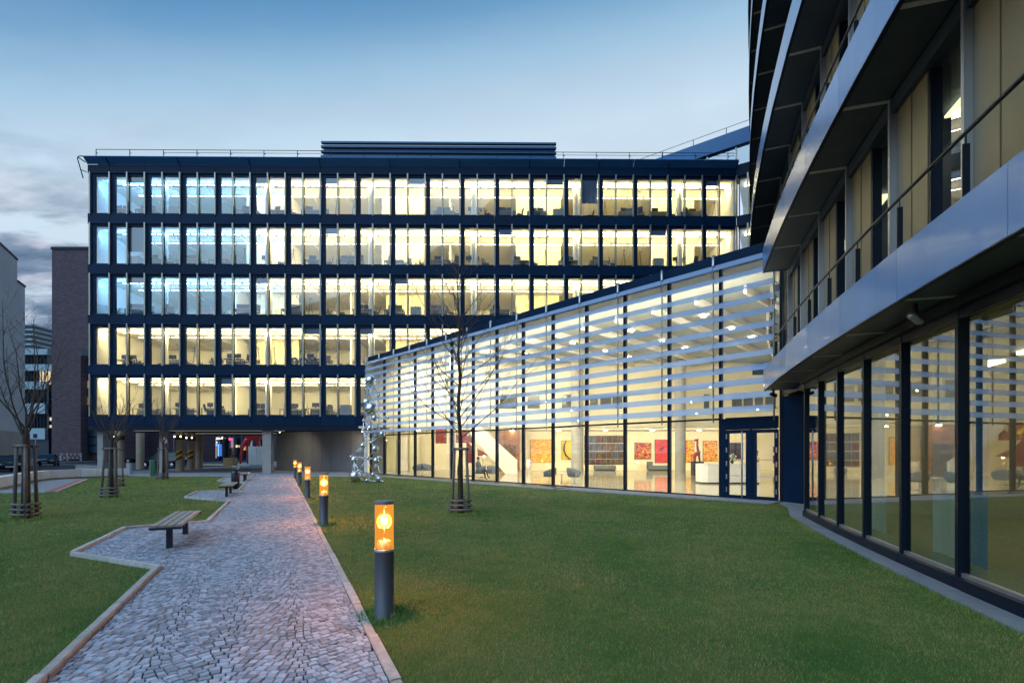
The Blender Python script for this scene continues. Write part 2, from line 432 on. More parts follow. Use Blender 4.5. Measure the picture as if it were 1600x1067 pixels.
# cobbled path
path = MB().sheet(PATH_POLY, .012).build('path', M['joint'], kind='structure')
M['cobble'] = mat('granite_cobble', (.36, .405, .475), .60, var=.16, vscale=22, bump=.35, bscale=110, rand=.36)
M['cobble_far'] = mat('granite_cobbles', (.36, .405, .475), .60, var=.16, vscale=22, bump=.35, bscale=110)
cw, rise, pitch = W0 / 2, .17, .076
rw = np.random.default_rng(3)
WOB = rw.normal(0, .0032, (700, 160))
def slope(a): return -rise * math.pi / cw * math.sin(2 * math.pi * a / cw)
def row_l(k, a):                      # line between two rows of setts: flat arcs side by side across the path
    i = int((a + 1) / .1); j = min(158, max(0, i)); t = (a + 1) / .1 - i
    return k * pitch - rise * .5 * (1 - math.cos(2 * math.pi * a / cw)) + WOB[k + 60, j] * (1 - t) + WOB[k + 60, j + 1] * t
quads = []
for k in range(-40, int(36.3 / pitch)):
    a = -.06 - rnd.random() * .05
    lm_ = k * pitch
    amx = W0 + .12 if not 3 < lm_ < 36 else 6.3
    if 3 < lm_ < 36 and not inside(path_pt(W0 + .1, lm_), PATH_POLY) and not inside(path_pt(W0 + .1, lm_ - .2), PATH_POLY): amx = W0 + .12
    def up(a): return a - pitch * slope(a)
    ea = rnd.uniform(-.004, .004)
    while a < amx:
        w = rnd.uniform(.060, .092); eb = rnd.uniform(-.004, .004); a1 = a + w
        u0, u1 = up(a) + ea, up(a1) + eb
        quads.append(((a, row_l(k, a)), (a1, row_l(k, a1)), (u1, row_l(k + 1, u1)), (u0, row_l(k + 1, u0)))); a = a1; ea = eb
def seg_near(p, lines):
    P = Vector(p); best = (9e9, None)
    for ln in lines:
        for a, b in zip(ln[:-1], ln[1:]):
            a, b = Vector(a), Vector(b)
            t = max(0, min(1, (P - a).dot(b - a) / (b - a).length_squared))
            d = (P - a - (b - a) * t).length
            if d < best[0]: best = (d, (a, b))
    return best
EDGES = [[path_pt(W0, -6)] + LEFT, [path_pt(0, -6), path_pt(0, 36)]]
def clip(poly, px, py, nx, ny):      # keep the side where (q - p).n <= 0
    out = []; m = len(poly)
    for i in range(m):
        a, b = poly[i], poly[(i + 1) % m]
        da = (a[0] - px) * nx + (a[1] - py) * ny; db = (b[0] - px) * nx + (b[1] - py) * ny
        if da <= 0: out.append(a)
        if (da < 0) != (db < 0) and da != db:
            t = da / (da - db); out.append((a[0] + (b[0] - a[0]) * t, a[1] + (b[1] - a[1]) * t))
    return out
def proj(p):
    return (800 + FPX * p[0] / p[1], HOR + FPX * CAMH / p[1]) if p[1] > .5 else (-1e6, 1e6)
cells = []
for qd in quads:
    Q = [Vector(path_pt(*c)) for c in qd[:4]]
    ce = (Q[0] + Q[1] + Q[2] + Q[3]) / 4; p = (ce.x, ce.y)
    pa = (qd[0][0] + qd[1][0]) / 2
    if .12 < pa < W0 - .12: ins, d, sg = True, 9, None
    else:
        ins = inside(p, PATH_POLY); d, sg = seg_near(p, EDGES)
    if not ins and d > .05: continue
    q = []
    for c in Q:
        v = c - ce; v = v * (1 - .0048 / max(.02, v.length) * 1.25)
        q.append((ce.x + v.x, ce.y + v.y))
    if len(q) >= 3 and d < .12:
        a, b = sg; e = (b - a).normalized(); n = Vector((-e.y, e.x))
        side = 1 if (Vector(p) - a).dot(n) > 0 else -1
        if not ins: side = -side
        n = n * -side
        q = clip(q, a.x - n.x * .008, a.y - n.y * .008, n.x, n.y)
    # drop tiny corners
    if len(q) < 3: continue
    q2 = [q[0]]
    for v in q[1:]:
        if math.hypot(v[0] - q2[-1][0], v[1] - q2[-1][1]) > .010: q2.append(v)
    if len(q2) > 3 and math.hypot(q2[0][0] - q2[-1][0], q2[0][1] - q2[-1][1]) < .010: q2.pop()
    ar = sum(q2[k][0] * q2[(k + 1) % len(q2)][1] - q2[(k + 1) % len(q2)][0] * q2[k][1] for k in range(len(q2))) / 2
    if len(q2) < 3 or abs(ar) < .0007: continue
    cells.append((p, q2 if ar > 0 else q2[::-1]))
def stone(c, q):
    m = len(q); z1, z2 = .015 + rnd.uniform(-.003, .003), .0265 + rnd.uniform(-.005, .004)
    tx, ty = rnd.uniform(-.05, .05), rnd.uniform(-.05, .05)
    cx = sum(v[0] for v in q) / m; cy_ = sum(v[1] for v in q) / m
    def sh(k, z): return [(cx + (v[0] - cx) * k, cy_ + (v[1] - cy_) * k, z + tx * (v[0] - cx) + ty * (v[1] - cy_)) for v in q]
    vs = [(v[0], v[1], -.005) for v in q] + sh(.985, z1) + sh(.86, z2)
    fs = []
    for r in (0, m):
        for k in range(m): fs.append((r + k, r + (k + 1) % m, r + m + (k + 1) % m, r + m + k))
    fs.append(tuple(2 * m + k for k in range(m)))
    return vs, fs, (cx, cy_)
order = [c for c in cells if c[0][1] > 3 and -10 < proj(c[0])[0] < 1610 and proj(c[0])[1] < 1074]
order.sort(key=lambda c: c[0][0] ** 2 + c[0][1] ** 2)
big = set(id(c) for c in order[:298])
fv, ff, tone = [], [], []
for c in cells:
    vs, fs, ctr = stone(*c)
    if id(c) in big:
        MB().add(vs, fs).build('cobble', M['cobble'], path, (ctr[0], ctr[1], 0), loc=(ctr[0], ctr[1], 0))
    else:
        o = len(fv); fv.extend(vs); ff.extend(tuple(k + o for k in f) for f in fs); tone.extend([rnd.uniform(.55, 1.25)] * len(fs))
me = bpy.data.meshes.new('cobbles'); me.from_pydata(fv, [], ff); me.materials.append(M['cobble_far'])
at = me.attributes.new('tone', 'FLOAT', 'FACE'); at.data.foreach_set('value', np.array(tone, dtype=np.float32))
t = M['cobble_far'].node_tree; b_ = t.nodes['Principled BSDF']; src = b_.inputs['Base Color'].links[0].from_socket
an = N(t, 'ShaderNodeAttribute'); an.attribute_name = 'tone'
ml = N(t, 'ShaderNodeVectorMath', operation='SCALE'); t.links.new(src, ml.inputs[0]); t.links.new(an.outputs['Fac'], ml.inputs['Scale']); t.links.new(ml.outputs[0], b_.inputs['Base Color'])
put(me, 'cobbles', path, kind='stuff')
print('cobbles', len(cells))

# kerb stones along both sides
def kerb_run(pts, w, h, length, side, name='kerb_stone'):
    for a, b in zip(pts[:-1], pts[1:]):
        a, b = Vector(a), Vector(b); d = (b - a); Ln = d.length
        if Ln < .05: continue
        d.normalize(); n = Vector((-d.y, d.x)) * side
        k = max(1, round(Ln / length))
        for i in range(k):
            p = a + d * (Ln * i / k + .004); q = a + d * (Ln * (i + 1) / k - .004)
            z = h + rnd.uniform(-.006, .006)
            o = (p + n * rnd.uniform(-.006, .006))
            e = (q + n * rnd.uniform(-.006, .006))
            c = .012
            b_ = MB(); b_.add([(o.x, o.y, -.05), (e.x, e.y, -.05), (e.x, e.y, z - c), (o.x, o.y, z - c),
                               (o.x + n.x * c, o.y + n.y * c, z), (e.x + n.x * c, e.y + n.y * c, z), (e.x + n.x * w, e.y + n.y * w, z), (o.x + n.x * w, o.y + n.y * w, z),
                               (e.x + n.x * w, e.y + n.y * w, -.05), (o.x + n.x * w, o.y + n.y * w, -.05)],
                              [(0, 1, 2, 3), (3, 2, 5, 4), (4, 5, 6, 7), (7, 6, 8, 9), (0, 3, 4, 7, 9), (1, 8, 6, 5, 2)] if side > 0 else
                              [(3, 2, 1, 0), (4, 5, 2, 3), (7, 6, 5, 4), (9, 8, 6, 7), (9, 7, 4, 3, 0), (2, 5, 6, 8, 1)])
            b_.build(name, M['kerb'], path)
kerb_run([path_pt(W0, -4)] + LEFT, .075, .075, 1.0, 1)
kerb_run([path_pt(0, -4), path_pt(0, 36)], .085, .022, 1.0, -1)

# grass blades on the lawn
def grass():
    r = np.random.default_rng(5)
    out_p, out_h, out_w = [], [], []
    for (y0, y1, dens, h, w) in ((1.8, 6, 6400, .027, .0030), (6, 10, 2600, .030, .0046), (10, 16, 900, .034, .008), (16, 34, 170, .042, .018)):
        x0, x1 = -1.2 * y1 - 2.5, 1.2 * y1 + 2.5
        x0, x1 = max(x0, -28), min(x1, 11)
        n = int((x1 - x0) * (y1 - y0) * dens)
        p = np.stack([r.uniform(x0, x1, n), r.uniform(y0, y1, n)], 1)
        # clumping
        keep = np.abs(p[:, 0]) < 1.2 * p[:, 1] + 2.5
        p = p[keep]
        def inpoly(P, poly):
            c = np.zeros(len(P), bool); j = len(poly) - 1
            for i in range(len(poly)):
                xi, yi = poly[i]; xj, yj = poly[j]
                if yi != yj:
                    k = ((yi > P[:, 1]) != (yj > P[:, 1])) & (P[:, 0] < (xj - xi) * (P[:, 1] - yi) / (yj - yi) + xi)
                    c ^= k
                j = i
            return c
        p = p[inpoly(p, LAWN_POLY)]
        p = p[~inpoly(p, PATH_POLY)]
        GR = [G(-60, 771), G(72, 769.5), G(88, 769), G(136, 748.8), G(127, 747.4)] + WALL[2:5][::-1]
        p = p[~inpoly(p, GR)]
        out_p.append(p); out_h.append(np.full(len(p), h)); out_w.append(np.full(len(p), w))
    # longer tufts: round the lamps, tree guards and lawn edges
    spots = [(G(600, 962), .28, 500, .075), (G(506, 820), .3, 260, .07), (G(480.5, 779), .3, 160, .07), (G(722, 804), .5, 500, .09), (G(38, 812), .55, 500, .09), (G(174, 781), .6, 420, .09), (G(255, 751), .6, 300, .1)]
    for c, rad, n, h in spots:
        a = r.uniform(0, 6.283, n); q = rad * np.sqrt(r.uniform(.12, 1, n))
        pts = np.stack([c[0] + q * np.cos(a), c[1] + q * np.sin(a)], 1)
        out_p.append(pts); out_h.append(np.full(n, h)); out_w.append(np.full(n, .006 if c[1] < 12 else .011))
    for s in np.linspace(wing_s(3.4), S_END - .6, 2600):
        x, y = wing(s, .42 + abs(r.normal(0, .08)))
        out_p.append(np.array([[x, y]])); out_h.append(np.array([.075])); out_w.append(np.array([.005]))
    P = np.concatenate(out_p); H = np.concatenate(out_h); Wd = np.concatenate(out_w); n = len(P)
    a = r.uniform(0, 6.283, n); hh = H * r.uniform(.55, 1.25, n); lean = r.uniform(.1, .9, n) * hh; la = r.uniform(0, 6.283, n)
    dx, dy = np.cos(a) * Wd / 2, np.sin(a) * Wd / 2
    V = np.zeros((n, 3, 3), np.float32)
    V[:, 0] = np.stack([P[:, 0] - dx, P[:, 1] - dy, np.zeros(n)], 1)
    V[:, 1] = np.stack([P[:, 0] + dx, P[:, 1] + dy, np.zeros(n)], 1)
    V[:, 2] = np.stack([P[:, 0] + lean * np.cos(la), P[:, 1] + lean * np.sin(la), hh], 1)
    me = bpy.data.meshes.new('grass')
    me.vertices.add(3 * n); me.vertices.foreach_set('co', V.ravel())
    me.loops.add(3 * n); me.loops.foreach_set('vertex_index', np.arange(3 * n, dtype=np.int32))
    me.polygons.add(n); me.polygons.foreach_set('loop_start', np.arange(0, 3 * n, 3, dtype=np.int32))
    me.update(calc_edges=True); me.materials.append(M['grass'])
    at = me.attributes.new('tone', 'FLOAT', 'FACE'); at.data.foreach_set('value', r.uniform(0, 1, n).astype(np.float32))
    print('grass blades', n)
    put(me, 'grass', None, kind='stuff', label='short mown grass of the courtyard lawn')
grass()
# ------------------------------------------------------------------ long office block
OA = (-32.9, 37.6); OANG = math.atan2(.5, 50.6)
def off_w(u, v=0.0):
    return (OA[0] + u * math.cos(OANG) - v * math.sin(OANG), OA[1] + u * math.sin(OANG) + v * math.cos(OANG))
office = thing('office_building', 'long five storey office block with dark blue bands and brightly lit strip windows', 'building', (OA[0], OA[1], 0), OANG)
MOD, U0, NF = 1.3617, 1.58, 36
UE = U0 + MOD * NF
ZB = [3.74 + 3.93 * k for k in range(5)]        # band bottoms 0..4 ; band k lies under window row k
BH = .80
ZTOP = 24.75
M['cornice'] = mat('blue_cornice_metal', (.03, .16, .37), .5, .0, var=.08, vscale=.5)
def fin_u(i): return U0 + MOD * i
ROW_END = [570, 700, 1050, 1200, 1200]           # photo column where the hall hides the row
def u_at(px, Y=37.9): return PX(px, Y) - OA[0]
ROW_N = [min(NF, int((u_at(e) - U0) / MOD) + 1) for e in ROW_END]
ROW_N = [n + (n % 2) for n in ROW_N]
# spandrel panels
pm1 = MB().box(.011, 2 * MOD - .011, 0, .24, 0, BH).mesh('spandrel_panel', M['navy'])
pm0 = MB().box(-.12, U0 - .006, 0, .24, 0, BH).mesh('spandrel_panel', M['navy'])
for k in range(5):
    z = ZB[k]
    put(pm0, 'spandrel_panel', office, (0, 0, z))
    for i in range(0, NF, 2):
        if k and i > ROW_N[k - 1] + 2 and i > ROW_N[k] + 2: continue
        if k == 0 and i > 16: continue
        put(pm1, 'spandrel_panel', office, (fin_u(i), 0, z))
# parapet (fascia) and the sloping cornice above it
fm1 = MB().box(.011, 2 * MOD - .011, 0, .24, 23.39, 24.03).mesh('parapet_panel', M['navy'])
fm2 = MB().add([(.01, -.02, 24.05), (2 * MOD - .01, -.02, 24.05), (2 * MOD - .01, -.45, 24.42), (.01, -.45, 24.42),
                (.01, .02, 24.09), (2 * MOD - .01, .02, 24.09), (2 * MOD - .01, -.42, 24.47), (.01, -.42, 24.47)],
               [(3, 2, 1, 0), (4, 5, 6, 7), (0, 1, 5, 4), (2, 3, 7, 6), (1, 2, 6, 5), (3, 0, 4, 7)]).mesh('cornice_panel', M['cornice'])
for i in range(-2, NF, 2):
    if i == -2:
        MB().box(-.12, U0 - .006, 0, .24, 23.39, 24.03).build('parapet_panel', M['navy'], office)
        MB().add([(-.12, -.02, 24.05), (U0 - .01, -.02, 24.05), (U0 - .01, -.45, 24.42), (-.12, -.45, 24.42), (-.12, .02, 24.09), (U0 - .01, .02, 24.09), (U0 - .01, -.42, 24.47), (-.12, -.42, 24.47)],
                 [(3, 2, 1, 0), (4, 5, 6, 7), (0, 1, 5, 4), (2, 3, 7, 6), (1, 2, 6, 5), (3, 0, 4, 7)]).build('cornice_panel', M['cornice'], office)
        continue
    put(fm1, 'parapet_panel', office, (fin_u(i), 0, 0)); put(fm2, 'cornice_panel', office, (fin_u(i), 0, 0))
brm = MB().bar((0, -.40, 24.36), (0, 0, 23.97), .03, .05).mesh('cornice_bracket', M['navy_dark'])
for i in range(0, NF + 1, 4):
    put(brm, 'cornice_bracket', office, (fin_u(i), 0, 0))
# bracket frame at the free left end
b = MB()
b.tube([(-.12, -.4, 24.44), (-.42, -.4, 24.44), (-.52, -.4, 24.38), (-.55, -.4, 24.26), (-.12, -.4, 22.75)], .035, 6)
b.tube([(-.50, -.4, 24.34), (-.12, -.2, 24.1)], .04, 6); b.tube([(-.30, -.4, 23.4), (-.12, -.1, 23.4)], .03, 6)
b.build('end_bracket', M['navy_dark'], office)
MB().box(-.1, UE, .9, 16, 24.2, 24.6).build('roof', M['navy_dark'], office)
# railing on the roof edge
rp = MB(); rp.box(-.02, .02, -.02, .02, 24.6, 25.42).box(-.02, .14, -.015, .015, 25.10, 25.14)
rpm = rp.mesh('railing_post', M['navy_dark'])
rail = MB()
rail.tube([(.25, .3, 25.40), (UE, .3, 25.40)], .024, 5); rail.tube([(5.6, .3, 25.18), (UE, .3, 25.18)], .016, 5)
rail = rail.build('roof_railing', M['navy_dark'], office)
for i in range(20):
    put(rpm, 'railing_post', rail, (.28 + i * 2.62, .3, 0))
# plant room on the roof
M['plant'] = mat('blue_grey_louvre_metal', (.02, .10, .20), .4, .1, rand=.1)
pr = MB(); x0, x1 = PX(506, 43.5) - OA[0], PX(869, 43.5) - OA[0]
pr.add([(x0 - .3, 5.6, 24.6), (x1, 5.6, 24.6), (x1, 12, 24.6), (x0 - .3, 12, 24.6), (x0, 5.9, 29.4), (x1, 5.9, 29.4), (x1, 12, 29.4), (x0, 12, 29.4)],
       [(0, 1, 5, 4), (1, 2, 6, 5), (2, 3, 7, 6), (3, 0, 4, 7), (4, 5, 6, 7)])
pr = pr.build('plant_room', M['plant'], office)
for i, z in enumerate((28.1, 28.55, 29.0, 29.4)):
    MB().box(x0 - .05, x1 + .05, 5.35 + (3 - i) * -.03, 5.62 + (3 - i) * -.02, z - .16, z).build('louvre', M['plant'], pr)
lp = mat('dull_spot_lens', (.5, .5, .5), .3)
MB().box(x0 + .6, x1 - .6, 5.3, 5.5, 25.3, 27.2).build('plant_glazing', M['office_glass'], pr)

# fins
finm = MB().box(-.05, .05, -.07, .10, ZB[0] + BH - .07, ZB[1] + .07).mesh('fin', M['fin'])
for k in range(5):
    for i in range(-1, ROW_N[k] + 1):
        u = fin_u(i) if i >= 0 else .06
        put(finm, 'fin', office, (u, 0, 3.93 * k))
# windows: one frame for each pair of modules, two panes and sometimes a blind in each
fr = MB(); zb, zt = ZB[0] + BH + .004, ZB[1] - .004
fr.box(.06, .37,   .08, .24, zb, zt); fr.box(MOD - .05, MOD + .05, .105, .22, zb, zt)
fr.box(.372, MOD - .052, .09, .22, zt - .20, zt); fr.box(MOD + .052, 2 * MOD - .06, .09, .22, zt - .20, zt)
fr.box(.372, MOD - .052, .10, .22, zb, zb + .06); fr.box(MOD + .052, 2 * MOD - .06, .10, .22, zb, zb + .06)
frm = fr.mesh('window', M['navy'])
pa = MB().add([(.374, .15, zb + .06), (MOD - .054, .15, zb + .06), (MOD - .054, .15, zt - .2), (.374, .15, zt - .2)], [(0, 1, 2, 3)]).mesh('pane', M['office_glass'])
pb = MB().add([(MOD + .054, .15, zb + .06), (2 * MOD - .062, .15, zb + .06), (2 * MOD - .062, .15, zt - .2), (MOD + .054, .15, zt - .2)], [(0, 1, 2, 3)]).mesh('pane', M['office_glass'])
blm = [MB().box(0, w_, .185, .192, -h_, 0).mesh('blind', M['blind']) for w_, h_ in ((MOD - .44, .45), (MOD - .13, .45), (MOD - .13, 1.9))]
fr0 = MB(); fr0.box(.12, .40,   .08, .24, zb, zt); fr0.box(.402, U0 - .06, .09, .22, zt - .2, zt); fr0.box(.402, U0 - .06, .10, .22, zb, zb + .06)
fr0m = fr0.mesh('window', M['navy'])
p0m = MB().add([(.402, .15, zb + .06), (U0 - .06, .15, zb + .06), (U0 - .06, .15, zt - .2), (.402, .15, zt - .2)], [(0, 1, 2, 3)]).mesh('pane', M['office_glass'])
r_ = random.Random(3)
BL = {(4, 16): 1, (4, 26): 2, (3, 22): 0, (4, 24): 1, (2, 16): 0, (2, 0): 1, (1, 14): 0, (1, 10): 1, (2, 8): 0, (4, 12): 0, (3, 30): 1, (4, 34): 0, (3, 12): 0, (3, 0): 2, (4, 0): 1, (0, 6): 0, (4, 8): 0}
for k in range(5):
    w = put(fr0m, 'window', office, (0, 0, 3.93 * k)); put(p0m, 'pane', w)
    for i in range(0, ROW_N[k], 2):
        w = put(frm, 'window', office, (fin_u(i), 0, 3.93 * k))
        put(pa, 'pane', w); put(pb, 'pane', w)
        if (k, i) in BL:
            t_ = BL[(k, i)]
            put(blm[t_], 'blind', w, (.38 if t_ == 0 else MOD + .06, 0, zt - .2))
# floors, ceilings, inner walls, lamps
DEP = 9.0
for k in range(5):
    z = ZB[k] + BH - .10; zc = ZB[k] + 3.93 - .12
    uend = fin_u(ROW_N[k]) if ROW_N[k] < NF else UE - .1
    MB().box(.1, uend, .42, DEP, ZB[k] + .01, z).build('floor_slab', M['carpet'], office)
    MB().box(.1, uend, .42, DEP, zc, zc + .10).build('ceiling', M['ceiling'], office)
    warm = M['cream_wall'] if k > 1 else M['white_wall']
    MB().box(.1, uend, DEP, DEP + .2, z, zc).build('back_wall', warm, office)
    MB().box(.0, .1, .42, DEP, z, zc).build('side_wall', M['white_wall'], office)
    MB().box(uend, uend + .15, .3, DEP, z, zc).build('side_wall', M['white_wall'], office)
    # suspended baffles square to the front give the ceilings their raking lines
    bfm = MB().box(-.04, .04, .9, DEP - .2, zc - .24 if k < 2 else zc - .10, zc - .002).mesh('baffle', M['ceiling'])
    for i in range(0, ROW_N[k], 2):
        put(bfm, 'baffle', office, (fin_u(i) + .9, 0, 0))
    if k > 1:
        # dark service channel in the ceiling
        MB().box(.3, uend - .2, 1.5, 1.75, zc - .012, zc - .003).build('ceiling_channel', M['dgrey'], office)
    def pend(b, u, v_, c):      # slim hanging lamp: dim underside, bright upper side that lights the ceiling
        b.box(u - .58, u + .58, v_ - .03, v_ + .03, zc - .30, zc - .272, c)
        b.add([(u - .56, v_ - .028, zc - .268), (u + .56, v_ - .028, zc - .268), (u + .56, v_ + .028, zc - .268), (u - .56, v_ + .028, zc - .268)], [(0, 1, 2, 3)], c + 2)
    TM = [M['tube'], M['tube_sky_tint'], M['tube_up'], M['tube_sky_tint_up']]
    for v_ in (.95, 2.6):
        tms = []
        for c in (0, 1):
            tb = MB(); pend(tb, 0, v_, c); tms.append(tb.mesh('light_tube', TM))
        for i in range(ROW_N[k]):
            put(tms[1 if (k > 1 and i < 9) else 0], 'light_tube', office, (fin_u(i) + MOD / 2 + .2, 0, 0))  # upper left tubes carry the blue of the reflected sky
    cu = 12.2 if k > 1 else 0
    if cu: wash('unseen_office_fill', office, (cu / 2, .7, zc - .33), (cu - .6, .2), 460, (.12, .44, 1.0), (0, .85, -.12))  # added blue fill, imitates the sky reflection on the left windows
    wash('unseen_office_fill', office, ((cu + uend) / 2, .7, zc - .33), (uend - cu - .4, .2), 48 * (uend - cu), (1.0, .82, .38), (0, .85, -.12))  # added warm fill, facing away from the camera
    # round columns behind the glass
    cmz = MB().lathe([(.24, z), (.24, zc)], 14, (0, 1.05, 0)).mesh('column', M['white_wall'])
    for px in (258, 419, 580, 740, 901, 1064):
        u = u_at(px, 38.7)
        if u < uend - .4: put(cmz, 'column', office, (u, 0, 0))
    # curtain of soft folds along part of the back of the room
    if k > 0:
        cb = MB(); n = int((uend - 11) / .09); vs = []
        for j in range(n + 1):
            u = 10.6 + j * .09; v_ = (2.95 if k > 2 else 4.4) + .035 * math.sin(j * 1.9) + .02 * math.sin(j * .77)
            vs += [(u, v_, z + .02), (u, v_, zc - .02)]
        # the curtain stands in runs with openings between
        fs = [(2 * j, 2 * j + 2, 2 * j + 3, 2 * j + 1) for j in range(n) if (j // 42) % 3 == 0]
        cb.add(vs, fs, 0, True); cb.build('curtain', M['curtain'], office)
    # partitions square to the front
    for u in ((14.2, 27.6, 38.4) if k > 2 else (9.5, 19.2)):
        if u < uend - 1:
            MB().box(u, u + .1, 3.2, DEP, z, zc).build('partition', M['white_wall'], office)
# wall between rows where the hall stands in front
MB().box(fin_u(ROW_N[1]) + .16, UE, .05, .3, 9.3, ZB[2] - .004).build('rear_wall', M['navy'], office)

# wing that turns off to the right, with one floor more
K = Vector(off_w(UE)); WD = Vector((.87, -.49)).normalized()
wg = thing('connecting_wing', 'dark blue glazed wing bending forward from the right end of the office block', 'building', (K.x, K.y, 0), math.atan2(WD.y, WD.x))
for k in range(1, 5):
    z = ZB[k]
    for i in range(3):
        MB().box(.01 + i * 2.7, 2.69 + i * 2.7, 0, .24, z, z + BH).build('spandrel_panel', M['navy'], wg)
    if k >= 1:
        for i in range(6):
            MB().box(.75 + i * 1.35, .86 + i * 1.35, -.09, .22, z + BH - .07, z + 3.93 + .07).build('fin', M['fin'], wg)
            x0 = .17 + (i - .5) * 1.35 + .6 if i else .17
            f_ = MB().box(x0 + .0, x0 + .06, .2, .4, z + BH + .004, z + 3.92)
            w = f_.build('window', M['navy_dark'], wg)
            x1 = .74 + i * 1.35
            MB().add([(x0 + .062, .3, z + BH + .06), (x1, .3, z + BH + .06), (x1, .3, z + 3.7), (x0 + .062, .3, z + 3.7)], [(0, 1, 2, 3)]).build('pane', M['office_glass'], w)
    MB().box(.1, 8.2, .42, 8, z + .01, z + BH - .1).build('floor_slab', M['carpet'], wg)
    MB().box(.1, 8.2, .42, 8, z + 3.81, z + 3.91).build('ceiling', M['ceiling'], wg)
    MB().box(.1, 8.2, 5.5, 5.7, z + BH - .1, z + 3.8).build('back_wall', M['cream_wall'], wg)
    for i in range(5):
        MB().box(.5 + i * 1.5, 1.7 + i * 1.5, 1.2, 1.29, z + 3.6, z + 3.65).build('light_tube', M['tube'], wg)
MB().box(0, 8.2, 0, .24, 23.39, 24.3).build('parapet_panel', M['navy'], wg)
# set-back top floor
q0, q1 = Vector((13.1, 42.0)), Vector((18.7, 38.0)); qd = (q1 - q0).normalized(); qn = Vector((-qd.y, qd.x))
qa = q0 - qd * 3; qb = q1 + qd * 8
def qq(t, o): p = qa + qd * t + qn * o; return (p.x, p.y)
QL = (qb - qa).length
top = thing('roof_storey', 'set back dark blue top storey rising over the right end of the office roof', 'building', (qa.x, qa.y, 24.6))
o3 = (qa.x, qa.y, 24.6)
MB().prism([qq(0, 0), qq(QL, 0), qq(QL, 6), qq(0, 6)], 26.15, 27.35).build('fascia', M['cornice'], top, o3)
for i in range(7):
    MB().prism([qq(i * 2.2, .15), qq(i * 2.2 + .1, .15), qq(i * 2.2 + .1, .3), qq(i * 2.2, .3)], 24.6, 26.15).build('mullion', M['fin'], top, o3)
    if i < 6:
        a, c = qq(i * 2.2 + .1, .25), qq(i * 2.2 + 2.2, .25)
        MB().add([(a[0], a[1], 24.6), (c[0], c[1], 24.6), (c[0], c[1], 26.15), (a[0], a[1], 26.15)], [(0, 1, 2, 3)]).build('pane', M['side_glass'], top, o3)
MB().prism([qq(0, 3), qq(QL, 3), qq(QL, 3.2), qq(0, 3.2)], 24.6, 26.15).build('back_wall', M['blind'], top, o3)
rl = MB(); a, c = qq(.2, .3), qq(QL, .3)
rl.tube([(a[0], a[1], 28.0), (c[0], c[1], 28.0)], .02, 5)
rl = rl.build('roof_railing', M['navy_dark'], top, o3)
for i in range(6):
    p = qq(.3 + i * 2.6, .3); MB().box(p[0] - .02, p[0] + .02, p[1] - .02, p[1] + .02, 27.35, 28.0).build('railing_post', M['navy_dark'], rl, o3)

# ---------------- passage under the block
UPE = u_at(566)
MB().box(-.1, UPE + 2, .3, 16, 3.50, 3.74).build('soffit', mat('dark_passage_soffit', (.012, .014, .018), .8, spec=.1), office)
MB().box(-.12, UPE + 2, .02, .28, 3.36, 3.735).build('edge_beam', M['navy_dark'], office)
edge = emitter('soffit_edge_glow', (1, .90, .76), .55)
for v_ in (3.2, 9.5):
    MB().box(1.0, u_at(417) if v_ > 1 else UPE, v_, v_ + .03, 3.47, 3.49).build('light_strip', edge, office)
colm = MB().lathe([(.30, 0), (.30, 3.5)], 18).mesh('column', M['concrete'])
colw = mat('warm_concrete', (.40, .33, .24), .75, var=.15, vscale=1.2)
pil = MB().box(-.22, .22, -.22, .22, 0, 3.5).mesh('pillar', M['concrete'])
pilw = MB().lathe([(.33, 0), (.33, 3.5)], 18).mesh('pillar', colw)
glow = emitter('uplight_glow', (1, .78, .45), 10)
def pillar(px, Y, me, chev=False, lit=False):
    x, y = PX(px, Y), Y
    c = math.cos(-OANG); s_ = math.sin(-OANG); dx, dy = x - OA[0], y - OA[1]
    p = put(me, 'pillar', office, (dx * c - dy * s_, dx * s_ + dy * c, 0))
    if chev:
        q = MB(); n = 7
        for j in range(n):
            a0, a1 = math.radians(-150 + j * 17), math.radians(-150 + (j + 1) * 17)
            for kk in range(4):
                zz = .8 + kk * .22 + j * .05
                q.add([(.336 * math.cos(a0), .336 * math.sin(a0), zz), (.336 * math.cos(a1), .336 * math.sin(a1), zz + .05), (.336 * math.cos(a1), .336 * math.sin(a1), zz + .27), (.336 * math.cos(a0), .336 * math.sin(a0), zz + .22)], [(0, 1, 2, 3)], kk % 2)
        q.build('hazard_stripes', [M['black'], M['haz']], p)
    if lit:
        MB().lathe([(.39, 2.75), (.39, 3.1)], 16).add([], []).build('lamp_collar', M['black'], p)
        for a in (-2.2, -.9):
            MB().ball((.43 * math.cos(a), .43 * math.sin(a), 3.02), .06, 8, 6).build('lamp', glow, p)
M['haz'] = mat('hazard_yellow', (.75, .45, .03), .5)
pillar(160, 38.3, pil); pillar(187, 42.0, pilw, lit=True); pillar(219, 46.5, pilw); pillar(256, 39.0, pil)
pillar(281.5, 42.0, pilw, True, True); pillar(299, 46.0, pilw, True, True); pillar(311, 48.5, pilw)
pillar(419, 38.3, MB().box(-.33, .33, -.25, .25, 0, 3.5).mesh('pillar', M['concrete']))
